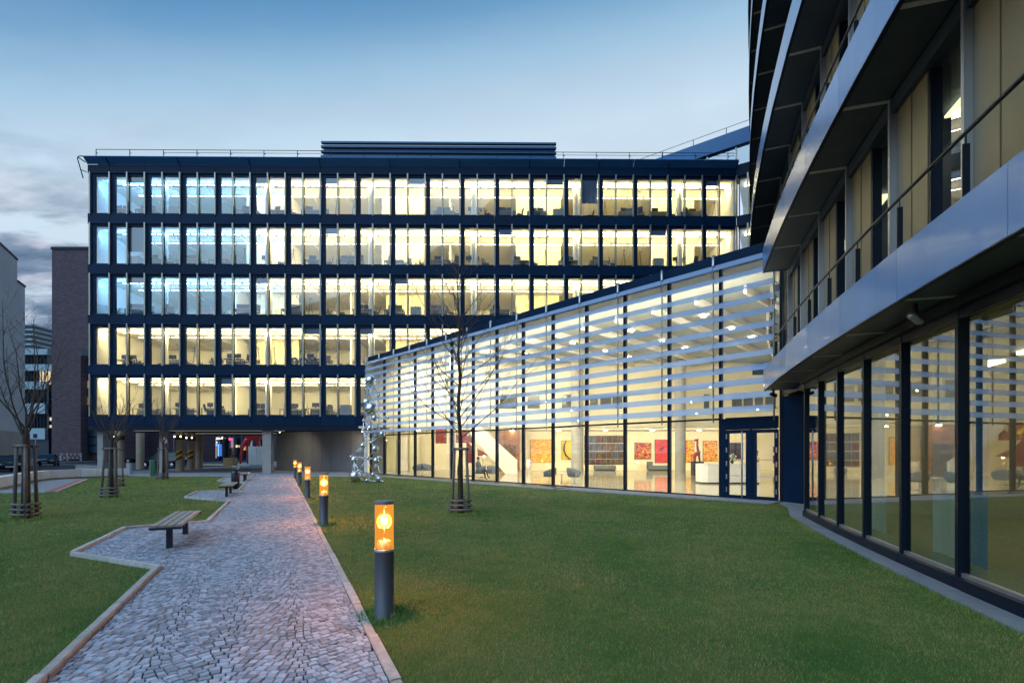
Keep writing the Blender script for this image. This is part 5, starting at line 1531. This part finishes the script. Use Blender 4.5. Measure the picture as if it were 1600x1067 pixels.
for (px, py, w, h, c, s_) in ((323, 695, 5, 2.5, (1, .75, .95), 3), (331, 695, 2, 3, (1, .5, .85), 2.5), (343, 685, 5, 2.5, (1, .9, .8), 2.2), (349.5, 684, 1.5, 3, (1, .85, .6), 2), (361.5, 686, 3.6, 3.6, (1, .12, .3), 1.2), (372, 697, 2.2, 3.4, (1, .8, .4), 1.3), (383, 700, 2, 6, (1, .75, .3), 1), (341, 691, 1, 1, (1, .95, .9), 3), (322.5, 688, 3, 2, (1, .9, .6), 1.3)):
    MB().box(PX(px - w / 2, YF), PX(px + w / 2, YF), YF - .55, YF - .42, PZ(py + h / 2, YF), PZ(py - h / 2, YF)).build('sign_light', emitter('sign_light_glow', c, s_), fb, fo2)
q = MB(); a, b_, c, d = PX(335.5, YF), PX(344.5, YF), PZ(696, YF), .8
q.box(a, a + .25, YF - .5, YF - .42, d, c).box(b_ - .25, b_, YF - .5, YF - .42, d, c).box(a, b_, YF - .5, YF - .42, c - .02, c + .3)
q.build('blue_neon_frame', emitter('blue_neon', (.1, .25, 1), 2.2), fb, fo2)
YW = 82.0
bw = thing('brick_side_building', 'purple brick building face seen between the pillars of the passage', 'building', (PX(150, YW), YW, .3))
MB().box(0, PX(303, YW) - PX(150, YW), 0, 6, -.5, 14).build('wall', M['brick'], bw)
MB().box(PX(272, YW) - PX(150, YW), PX(273.5, YW) - PX(150, YW), -.2, -.02, .2, 8).build('drain_pipe', M['alu'], bw)
sq = MB().sheet([(-40, 58), (4, 58), (4, 90), (-40, 90)], .02).build('street_square', M['paving'], kind='structure')
MB().sheet([(PX(315, 62), 61), (PX(385, 62), 61), (PX(388, 66), 65), (PX(312, 66), 65)], .03).build('far_lawn', M['grass'], kind='structure')
# ------------------------------------------------------------------ furniture behind the glass
def leg_tube(b, p, q, r=.018): return b.tube([p, q], r, 5)
M['chair'] = mat('dark_chair', (.03, .035, .045), .6); M['cab'] = mat('grey_cabinet', (.22, .23, .25), .5)
M['leaf'] = mat('indoor_leaf', (.03, .075, .03), .5)
FLOORN = ['lowest', 'second', 'third', 'fourth', 'top']
cnt = {}
PROTO = {}
def proto_desk(t):
    MB().box(-.78, .78, -.38, .38, .70, .735).build('desk_top', M['desk'], t)
    for sx in (-1, 1):
        b = MB(); b.box(sx * .72 - .025, sx * .72 + .025, -.35, -.30, 0, .698); b.box(sx * .72 - .025, sx * .72 + .025, .30, .35, 0, .698); b.build('leg', M['chair'], t)
    MB().box(-.70, .70, .28, .30, .25, .66).build('modesty_panel', M['cab'], t)
def proto_chair(t):
    b = MB(); b.lathe([(.02, .05), (.02, .44)], 6)
    for k in range(5):
        a = k * 1.2566; b.bar((0, 0, .07), (.28 * math.cos(a), .28 * math.sin(a), .04), .03, .03)
    b.build('base', M['chair'], t)
    MB().prism([(-.22, -.22), (.22, -.22), (.25, .2), (-.25, .2)], .44, .51).build('seat', M['chair'], t)
    MB().add([(-.21, .20, .55), (.21, .20, .55), (.19, .30, 1.05), (-.19, .30, 1.05), (-.21, .24, .55), (.21, .24, .55), (.19, .335, 1.05), (-.19, .335, 1.05)],
             [(3, 2, 1, 0), (4, 5, 6, 7), (0, 1, 5, 4), (1, 2, 6, 5), (2, 3, 7, 6), (3, 0, 4, 7)]).build('backrest', M['chair'], t)
    b = MB()
    for s_ in (-1, 1): b.tube([(s_ * .24, .1, .50), (s_ * .27, .05, .68), (s_ * .27, -.15, .68)], .016, 5)
    b.build('armrest', M['chair'], t)
def proto_stand(t):
    b = MB()
    for k in range(3):
        a = k * 2.094 + .3; b.tube([(.26 * math.cos(a), .26 * math.sin(a), 0), (.03 * math.cos(a), .03 * math.sin(a), 1.35), (-.03 * math.cos(a), -.03 * math.sin(a), 1.72)], .014, 5)
    b.build('tripod', M['chair'], t)
    b = MB()
    for k in range(4):
        a = k * 1.57; b.tube([(0, 0, 1.5), (.14 * math.cos(a), .14 * math.sin(a), 1.62)], .012, 5)
    b.build('hooks', M['chair'], t)
def proto_monitor(t):
    MB().box(-.27, .27, -.015, .015, .12, .45).build('screen', M['black'], t)
    MB().box(-.03, .03, .0, .03, .01, .2).box(-.12, .12, -.08, .08, 0, .012).build('foot', M['chair'], t)
def proto_cab(t):
    MB().box(-.4, .4, -.22, .22, .03, 1.0).build('body', M['cab'], t)
    for k in range(2):
        MB().box(-.38 + k * .39, -.01 + k * .39, -.24, -.222, .06, .97).build('door', M['desk'], t)
def proto_plant(t):
    MB().lathe([(.14, 0), (.18, .38), (.16, .38), (.001, .34)], 12).build('pot', M['desk'], t)
    rf = random.Random(4); b = MB()
    for i in range(46):
        a = rf.random() * 6.28; e = rf.uniform(.2, 1.3); ln = rf.uniform(.35, .8)
        p = Vector((0, 0, .36)); d = Vector((math.cos(a) * math.cos(e), math.sin(a) * math.cos(e), math.sin(e))); w = d.cross(Vector((0, 0, 1))).normalized() * .035
        m = p + d * ln * .6; q = p + d * ln - Vector((0, 0, .12 * ln)); b.add([p, m + w, q, m - w], [(0, 1, 2, 3)])
    b.build('leaves', M['leaf'], t)
PF = {'desk': proto_desk, 'office_chair': proto_chair, 'coat_stand': proto_stand, 'monitor': proto_monitor, 'cabinet': proto_cab, 'pot_plant': proto_plant}
CATN = {'desk': 'desk', 'office_chair': 'chair', 'coat_stand': 'coat stand', 'monitor': 'monitor', 'cabinet': 'cabinet', 'pot_plant': 'plant'}
LOOK = {'desk': 'grey topped desk', 'office_chair': 'dark swivel chair', 'coat_stand': 'dark tripod coat stand', 'monitor': 'black desk monitor', 'cabinet': 'grey low cabinet', 'pot_plant': 'leafy pot plant'}
PLACED = []
def ob(kind, k, u, v, rot, dz=0):
    PLACED.append((k, kind, u, v, rot, dz))
rf = random.Random(17)
for k in range(5):
    un = fin_u(ROW_N[k]) - .8
    u = 1.0
    while u < un:
        c = rf.random()
        if c < .42:
            v = .95 if k > 1 else rf.choice([1.0, 1.6])
            ob('desk', k, u + .8, v, rf.uniform(-.05, .05)); ob('office_chair', k, u + rf.uniform(.4, 1.1), v + .75 if rf.random() < .4 else v - .1 + (.9 if rf.random() < .5 else -.35) * (0) , rf.uniform(-2.5, 2.5))
            ob('monitor', k, u + .55, v, rf.uniform(-.3, .3), .735)
            if rf.random() < .6: ob('monitor', k, u + 1.1, v + .05, rf.uniform(-.3, .3), .735)
            if rf.random() < .7: ob('office_chair', k, u + 1.9, v - .2, rf.uniform(-3, 3)); u += .5
            u += 2.0
        elif c < .60:
            ob('coat_stand', k, u + .3, rf.uniform(.75, 1.0), rf.uniform(0, 2)); u += 1.3
        elif c < .72:
            ob('office_chair', k, u + .3, rf.uniform(.75, 1.0), rf.uniform(-3, 3)); u += 1.2
        elif c < .78:
            ob('cabinet', k, u + .5, .95, 0); u += 1.4
        elif c < .86 and k < 4:
            ob('pot_plant', k, u + .4, .9, rf.uniform(0, 3)); u += 1.2
        else:
            u += 1.4
    if k < 2:
        for u in np.arange(2.0, un, 3.1):
            ob('desk', k, u, 3.6, 0); ob('office_chair', k, u + .3, 4.3, rf.uniform(-.4, .4)); ob('monitor', k, u - .2, 3.7, 0, .735)
            if rf.random() < .4: ob('pot_plant', k, u + 1.5, 3.4, 1)
cx_cols = [u_at(px, 38.7) for px in (258, 419, 580, 740, 901, 1064)]
PLACED = [p for p in PLACED if all(abs(p[2] - c) > .45 for c in cx_cols) or p[5]]
PLACED.sort(key=lambda p: (p[0], p[2]))
for k, kind, u, v, rot, dz in PLACED:
    n = cnt.get((k, kind), 0); cnt[(k, kind)] = n + 1
    x, y = off_w(u, v); z = ZB[k] + BH - .10 + dz
    lab_ = '%s on the %s office floor, %s from the left end' % (LOOK[kind], FLOORN[k], ORD[n])
    if kind not in PROTO:
        t = thing(kind, lab_, CATN[kind], (x, y, z), rot + OANG, CATN[kind] + 's in the offices'); PF[kind](t); PROTO[kind] = t
    else:
        copy_tree(PROTO[kind], None, (x, y, z), rot + OANG, lab_)
# big letters standing on the second floor
fc = bpy.data.curves.new('letters', 'FONT')
lt = thing('letter_sign', 'row of big dark blue letters standing in a second floor window', 'letters', (PX(455, 38.3), 38.35, ZB[1] + BH - .1))
lm = mat('dark_blue_letters', (.05, .07, .16), .5)
def letter_O(cx):
    b = MB(); n = 22; vs = []
    for yy in (0, .12):
        for r in (.21, .37):
            vs += [(cx + r * .92 * math.cos(2 * math.pi * i / n), yy, .47 + r * 1.0 * math.sin(2 * math.pi * i / n)) for i in range(n)]
    fs = []
    for i in range(n):
        j = (i + 1) % n
        fs += [(i, n + i, n + j, j), (2 * n + i, 2 * n + j, 3 * n + j, 3 * n + i), (n + i, 3 * n + i, 3 * n + j, n + j), (i, j, 2 * n + j, 2 * n + i)]
    return b.add(vs, fs)
letter_O(.20).build('letter', lm, lt); letter_O(.93).build('letter', lm, lt)
b = MB(); b.bar((1.38, .06, .12), (1.88, .06, .84), .12, .15, up=(0, 1, 0)); b.bar((1.38, .065, .84), (1.88, .065, .12), .12, .15, up=(0, 1, 0)); b.build('letter', lm, lt)

# ------------------------------------------------------------------ inside the glass hall
def art(name, cols, sc, dist=2.0):
    m = mat(name, cols[0], .6); t = m.node_tree; b = t.nodes['Principled BSDF']
    tcx = N(t, 'ShaderNodeTexCoord'); n1 = N(t, 'ShaderNodeTexNoise'); t.links.new(tcx.outputs['Object'], n1.inputs['Vector']); n1.inputs['Scale'].default_value = sc; n1.inputs['Detail'].default_value = 6; n1.inputs['Distortion'].default_value = dist
    r = N(t, 'ShaderNodeValToRGB'); t.links.new(n1.outputs['Fac'], r.inputs[0]); r.color_ramp.interpolation = 'CONSTANT'
    k = len(cols); ramp(r, [(0.0, cols[0])] + [(.36 + .30 * (i - 1) / max(1, k - 2), cols[i]) for i in range(1, k)]); t.links.new(r.outputs[0], b.inputs['Base Color'])
    return m
RED, YEL, BLK, ORG, WHT, DRED = (.55, .03, .04), (.80, .55, .04), (.02, .018, .02), (.75, .30, .05), (.75, .70, .6), (.16, .02, .02)
def painting(px0, px1, py0, py1, Y, lab, m):
    w, h = PX(px1, Y) - PX(px0, Y), PZ(py0, Y) - PZ(py1, Y)
    t = thing('painting', lab, 'painting', (PX(px0, Y), Y, PZ(py1, Y)))
    MB().box(0, w, 0, .05, 0, h).build('canvas', m, t)
    MB().box(-.03, w + .03, .052, .07, -.03, h + .03).build('backing_frame', M['black'], t)
YA = 43.9
painting(829, 862, 687, 722, YA, 'large yellow orange abstract painting on the foyer back wall', art('yellow_orange_paint', [YEL, ORG, (.85, .62, .15), (.8, .45, .08)], 3.5))
painting(878, 898, 689, 717, YA, 'yellow painting with a dark curved stroke, right of the large yellow painting', art('yellow_paint', [(.85, .65, .05), YEL, (.85, .68, .2)], 1.2))
painting(992, 1017.5, 692, 717, YA, 'red black and yellow splattered painting right of the picture grid', art('red_black_paint', [RED, BLK, RED, YEL, DRED], 3.2, 3))
painting(1024, 1048, 687, 722.5, YA, 'bright red painting with black blotch beside a mullion', art('red_paint', [BLK, RED, (.6, .05, .05), RED], 1.1, 2))
painting(1072, 1085, 688, 722, YA, 'narrow yellow and black painting right of the concrete column', art('yellow_black_paint', [BLK, YEL, RED, YEL], 2.2, 3))
painting(1099, 1121, 689, 720, YA, 'red and yellow painting with dark spots behind the reception desk', art('red_yellow_paint', [BLK, RED, YEL, RED, YEL], 2.6, 3))
painting(1127, 1161, 692, 718, YA, 'black painting with small red marks seen through the entrance door', art('black_paint', [BLK, (.03, .02, .03), BLK, DRED], 2.4, 1))
painting(1209, 1216, 698, 706, YA, 'small dark square picture at the right jamb of the door, upper one', art('dark_paint', [BLK, DRED, (.1, .06, .05)], 4))
painting(1209, 1216, 712, 723, YA, 'small dark square picture at the right jamb of the door, lower one', bpy.data.materials['dark_paint'])
YU = 37.0
painting(681, 697, 671, 692, YU, 'dark red picture with a small yellow figure, seen behind the tree trunk', art('maroon_yellow_paint', [DRED, DRED, (.2, .02, .02), DRED, YEL], 2.2, 2))
painting(713, 737, 672, 691, YU, 'red and yellow picture hanging right of the tree trunk', art('red_yellow_split', [RED, DRED, YEL, YEL], .9, 1))
# curved black stroke piece on the yellow painting
cs = thing('wall_ornament', 'thin dark curved wall ornament in front of the yellow painting', 'ornament', (PX(884, YA), YA - .12, PZ(703, YA)))
b = MB(); b.tube([(PX(px, YA) - PX(884, YA), 0, PZ(py, YA) - PZ(703, YA)) for px, py in ((885, 688), (881.5, 695), (881, 703), (884, 711), (889, 716), (894, 717))], [.03, .06, .08, .07, .06, .02], 8); b.build('stroke', M['black'], cs)
# grid of small pictures
arts = [art('picture_paint_%s' % w, c, s, 2.5) for w, c, s in (('warm', [BLK, (.10, .05, .02), BLK, (.35, .14, .04)], 4), ('cool', [BLK, (.03, .04, .09), (.12, .11, .12), BLK], 4), ('red', [BLK, DRED, BLK, (.3, .06, .02)], 4), ('gold', [BLK, BLK, (.22, .12, .03), BLK], 4))]
ra = random.Random(3); GL = []
for r_i in range(4):
    for c_i in range(7):
        px = 913 + c_i * 8.75; py = 680.5 + r_i * 12.3; h = 11.2 if r_i < 3 else 8
        w = PX(px + 8.35, YA) - PX(px, YA); hh = (h) / FPX * YA
        t = thing('framed_picture', 'small dark picture in row %s, %s from the left, of the picture grid' % (('one', 'two', 'three', 'four')[r_i], ORD[c_i]), 'picture', (PX(px, YA), YA, PZ(py + h, YA)), group='grid of small pictures on the foyer wall')
        MB().box(0, w, 0, .04, 0, hh).build('print', ra.choice(arts), t); MB().box(-.012, w + .012, .042, .055, -.012, hh + .012).build('frame', M['white_wall'], t)
# reception desk with plinth, flowers
Y = 25.4; x0 = PX(1097, Y); x1 = PX(1188, Y)
rdk = thing('reception_desk', 'white reception counter with rounded end inside the entrance', 'counter', (x0, Y, .03))
Wd = x1 - x0; P_ = [(0.0, .9), (0.02, .45), (.12, .18), (.32, .04), (.6, 0), (Wd, 0), (Wd, .9)]
M['counter'] = mat('white_counter', (.74, .74, .74), .35)
MB().prism(P_, .08, 1.02).build('front', M['counter'], rdk); MB().prism([(x * .98 + .03, y + .05) for x, y in P_], 0, .078).build('kick_base', M['black'], rdk)
MB().prism([(x * 1.01 - .02, y * 1.0 - .02) for x, y in P_], 1.022, 1.06).build('top', M['counter'], rdk)
fw = thing('flower_vase', 'white and dark flower bouquet in a vase on the reception counter', 'flowers', (PX(1148, Y), Y + .3, 1.09))
MB().lathe([(.06, 0), (.09, .12), (.05, .24)], 12).build('vase', M['black'], fw); b = MB(); b2 = MB()
for i in range(60):
    a, e, d = ra.random() * 6.28, ra.random() * 1.5, ra.uniform(.1, .24); c = Vector((d * math.cos(a) * math.cos(e), d * math.sin(a) * math.cos(e), .28 + d * math.sin(e)))
    (b if i % 3 else b2).ball(c, .035, 6, 4)
b.build('blossoms', M['counter'], fw); b2.build('foliage', M['leaf'], fw)
rp_ = thing('pot_plant', 'small plant with red blossoms on the right end of the reception counter', 'plant', (PX(1184, Y), Y + .3, 1.09))
MB().lathe([(.07, 0), (.09, .12), (.001, .12)], 10).build('pot', M['black'], rp_); b = MB(); b2 = MB()
for i in range(40):
    a, d = ra.random() * 6.28, ra.uniform(.02, .2); c = Vector((d * math.cos(a), d * math.sin(a), .12 + ra.random() * .55))
    b2.add([c, c + Vector((.05, 0, .09)), c + Vector((0, .05, .14)), c + Vector((-.05, 0, .08))], [(0, 1, 2, 3)])
    if i < 10: b.ball(Vector((.12 + ra.uniform(-.06, .1), ra.uniform(-.1, .1), .16 + ra.uniform(-.05, .1))), .045, 6, 4)
b2.build('leaves', M['leaf'], rp_); b.build('blossoms', mat('red_blossom', (.5, .03, .02), .6), rp_)
# small red and black animal figure on a black plinth
Y = 33.0
pb_ = thing('display_plinth', 'black square plinth left of the reception counter', 'plinth', (PX(1089.5, Y), Y, .03))
MB().box(-.33, .33, -.3, .3, .02, .98).build('body', M['black'], pb_); MB().box(-.35, .35, -.32, .32, .982, 1.02).build('top', M['black'], pb_)
gf = thing('animal_figure', 'red and black long necked animal figure standing on the black plinth', 'figurine', (PX(1089.5, Y), Y, 1.05))
ga = art('figure_paint', [BLK, RED, DRED, BLK, RED], 6, 2)
b = MB()
b.tube([(.02, 0, 1.42), (.0, 0, 1.15), (.03, 0, .85), (.10, 0, .62), (.0, 0, .52), (-.14, 0, .48)], [.06, .07, .08, .13, .17, .13], 10)
b.tube([(.04, 0, 1.40), (-.10, 0, 1.47), (-.22, 0, 1.42)], [.07, .08, .04], 8)
for (x, y) in ((.12, .09), (.10, -.09), (-.14, .09), (-.12, -.09)): b.tube([(x, y, .5), (x * 1.3, y, .25), (x * 1.5, y, 0)], [.07, .045, .04], 7)
for s_ in (-1, 1): b.tube([(.02, s_ * .03, 1.46), (.05, s_ * .08, 1.58)], [.03, .012], 5)
b.build('body', ga, gf)
# lounge chairs, tables
M['tub'] = mat('grey_tub_fabric', (.12, .14, .17), .8)
def tub(lab, x, y, rot):
    t = thing('lounge_chair', lab, 'chair', (x, y, .03), rot, 'grey lounge chairs in the foyer')
    b = MB(); n = 15; vs = []
    for i in range(n):
        a = math.radians(-215 + 250 * i / (n - 1)); bk = max(0, math.sin(math.radians(180 * i / (n - 1)))) ** .8
        zt = .60 + .24 * bk
        for r, z in ((.30, .36), (.38, .52), (.40, zt), (.36, zt), (.33, .52), (.25, .40)): vs.append((r * math.cos(a) * 1.05, r * math.sin(a), z))
    fs = []
    for i in range(n - 1):
        for k in range(5): fs.append((i * 6 + k, (i + 1) * 6 + k, (i + 1) * 6 + k + 1, i * 6 + k + 1))
    fs += [tuple(range(5, -1, -1)), tuple((n - 1) * 6 + k for k in range(6))]
    b.add(vs, fs, 0, True); b.build('shell', M['tub'], t)
    MB().lathe([(.001, .34), (.29, .35), (.32, .40), (.30, .45), (.001, .46)], 18).build('seat', M['tub'], t)
    b = MB(); b.lathe([(.025, .04), (.02, .34)], 8)
    for k in range(4):
        a = k * 1.571 + .5; b.bar((0, 0, .06), (.30 * math.cos(a), .30 * math.sin(a), .02), .035, .025)
    b.build('swivel_base', M['steel'], t)
def ctable(lab, x, y):
    t = thing('coffee_table', lab, 'table', (x, y, .03), 0, 'round foyer tables')
    MB().lathe([(.001, .50), (.32, .50), (.33, .515), (.32, .53), (.001, .53)], 22).build('top', M['counter'], t)
    MB().lathe([(.2, 0), (.19, .02), (.03, .04), (.02, .5)], 14).build('pedestal', M['steel'], t)
tub('grey lounge chair left of the small table in the middle of the foyer front', PX(858, 25.9), 25.9, 1.2); tub('grey lounge chair right of the small table in the middle of the foyer front', PX(897, 25.6), 25.6, -2.2)
ctable('small white pedestal table between two lounge chairs in mid foyer', PX(877.5, 26.2), 26.2)
tub('left grey lounge chair at the far left end of the foyer', PX(652, 34.2), 34.2, 1.3); tub('right grey lounge chair of the pair at the far left end of the foyer', PX(668.5, 34.2), 34.2, -2.0)
ctable('small white table between the lounge chairs at the far left end of the foyer', PX(660, 34.6), 34.6)
tub('grey lounge chair in which a person sits, right of the tree trunk', PX(749, 29.6), 29.6, 1.6); tub('empty grey lounge chair opposite the seated person', PX(771, 29.4), 29.4, -2.4)
bs = thing('lobby_bench', 'low grey upholstered bench under the pictures on the back wall', 'bench', (PX(1030, 42.8), 42.8, .03))
MB().box(-.95, .95, 0, .6, .12, .45).build('seat', M['tub'], bs); MB().box(-.95, -.45, .4, .6, .452, .8).build('backrest', M['tub'], bs); MB().box(-.9, .9, .05, .55, 0, .118).build('plinth_base', M['black'], bs)
bs2 = thing('lobby_bench', 'low grey bench under the grid of small pictures', 'bench', (PX(946, 42.8), 42.8, .03))
MB().box(-.95, .95, 0, .6, .12, .45).build('seat', M['tub'], bs2); MB().box(-.9, .9, .05, .55, 0, .118).build('plinth_base', M['black'], bs2)
tr = thing('waste_bin', 'steel cylinder bin beside the yellow painting', 'bin', (PX(825.5, 40.5), 40.5, .03))
MB().lathe([(.26, 0), (.26, 1.0), (.24, 1.02)], 16).build('body', M['refl'], tr); MB().lathe([(.24, 1.02), (.15, 1.04), (.001, .9)], 16).build('opening', M['black'], tr)
fn = thing('red_fin_sculpture', 'dark red triangular sail shaped sculpture by the foyer stair', 'sculpture', (PX(731, 33.5), 33.5, .03))
MB().add([(0, 0, .9), (.35, 0, .9), (.3, 0, 2.0), (-.15, 0, 2.6), (0, .06, .9), (.35, .06, .9), (.3, .06, 2.0), (-.15, .06, 2.6)], [(0, 1, 2, 3), (7, 6, 5, 4), (0, 4, 5, 1), (1, 5, 6, 2), (2, 6, 7, 3), (3, 7, 4, 0)]).build('sail', mat('maroon_paint', DRED, .4), fn)
MB().tube([(.3, .03, 0), (.3, .03, 2.5)], .03, 8).build('mast', M['steel'], fn); MB().box(-.2, .5, -.25, .3, 0, .05).build('base', M['black'], fn)
fn2 = thing('floor_lamp', 'floor lamp with dark red angled shade and warm bulb near the seated person', 'lamp', (PX(754, 32.0), 32.0, .03))
MB().add([(-.35, 0, 1.9), (-.3, .2, 1.4), (.35, .2, 1.45), (.1, 0, 1.65), (-.3, -.2, 1.4), (.35, -.2, 1.45)], [(0, 1, 2, 3), (0, 3, 5, 4), (0, 4, 1)]).build('shade', bpy.data.materials['maroon_paint'], fn2)
MB().tube([(0, 0, 0), (0, 0, 1.5)], .02, 6).build('stem', M['steel'], fn2); MB().ball((.1, 0, 1.40), .07, 10, 7).build('bulb', emitter('warm_bulb', (1, .62, .28), 16), fn2); MB().lathe([(.2, 0), (.2, .02), (.001, .03)], 14).build('base', M['black'], fn2)

# ---- seated person
def person(lab, x, y, rot):
    t = thing('person', lab, 'person', (x, y, .03), rot)
    J = {'pel': (0, 0, .52, .13), 'spine': (0, .06, .74, .135), 'chest': (0, .10, .92, .15), 'neck': (0, .09, 1.10, .055), 'head': (0, .05, 1.22, .095), 'top': (0, .055, 1.30, .075),
         'shl': (-.18, .10, 1.02, .06), 'ell': (-.23, .02, .76, .045), 'wrl': (-.14, -.2, .66, .033), 'hal': (-.08, -.27, .65, .03),
         'shr': (.18, .10, 1.02, .06), 'elr': (.23, .02, .76, .045), 'wrr': (.14, -.2, .66, .033), 'har': (.08, -.27, .65, .03),
         'hil': (-.09, 0, .50, .095), 'knl': (-.12, -.44, .53, .062), 'anl': (-.12, -.50, .10, .042), 'tol': (-.13, -.66, .04, .035),
         'hir': (.09, 0, .50, .095), 'knr': (.12, -.42, .56, .062), 'anr': (.05, -.60, .16, .042), 'tor': (.04, -.75, .10, .035)}
    E = [('pel', 'spine'), ('spine', 'chest'), ('chest', 'neck'), ('neck', 'head'), ('head', 'top'), ('chest', 'shl'), ('shl', 'ell'), ('ell', 'wrl'), ('wrl', 'hal'), ('chest', 'shr'), ('shr', 'elr'), ('elr', 'wrr'), ('wrr', 'har'),
         ('pel', 'hil'), ('hil', 'knl'), ('knl', 'anl'), ('anl', 'tol'), ('pel', 'hir'), ('hir', 'knr'), ('knr', 'anr'), ('anr', 'tor')]
    nm = list(J); me = bpy.data.meshes.new('body'); me.from_pydata([J[k][:3] for k in nm], [(nm.index(a), nm.index(b)) for a, b in E], [])
    m = mat('clothed_figure', (.02, .022, .028), .8); tt = m.node_tree
    tcx = N(tt, 'ShaderNodeTexCoord'); sp = N(tt, 'ShaderNodeSeparateXYZ'); tt.links.new(tcx.outputs['Object'], sp.inputs[0]); r = N(tt, 'ShaderNodeValToRGB'); mr = N(tt, 'ShaderNodeMapRange'); tt.links.new(sp.outputs['Z'], mr.inputs[0]); mr.inputs[2].default_value = 1.4
    tt.links.new(mr.outputs[0], r.inputs[0]); ramp(r, [(0, (.015, .015, .018)), (.40, (.02, .022, .03)), (.43, (.10, .12, .15)), (.76, (.10, .12, .15)), (.78, (.45, .27, .20))]); r.color_ramp.interpolation = 'CONSTANT'
    tt.links.new(r.outputs[0], tt.nodes['Principled BSDF'].inputs['Base Color']); me.materials.append(m)
    o = put(me, 'body', t)
    md = o.modifiers.new('skin', 'SKIN'); 
    for i, k in enumerate(nm): me.skin_vertices[0].data[i].radius = (J[k][3], J[k][3])
    me.skin_vertices[0].data[0].use_root = True
    sb = o.modifiers.new('sub', 'SUBSURF'); sb.levels = 1; sb.render_levels = 1; md.use_smooth_shade = True
    MB().ball((0, .085, 1.29), .105, 10, 7, sz=(.95, .95, .85)).build('hair', mat('dark_hair', (.02, .015, .012), .7), t)
person('person in dark trousers sitting in a grey lounge chair behind the tree', PX(749, 29.6), 29.55, -.5 + math.pi / 2)
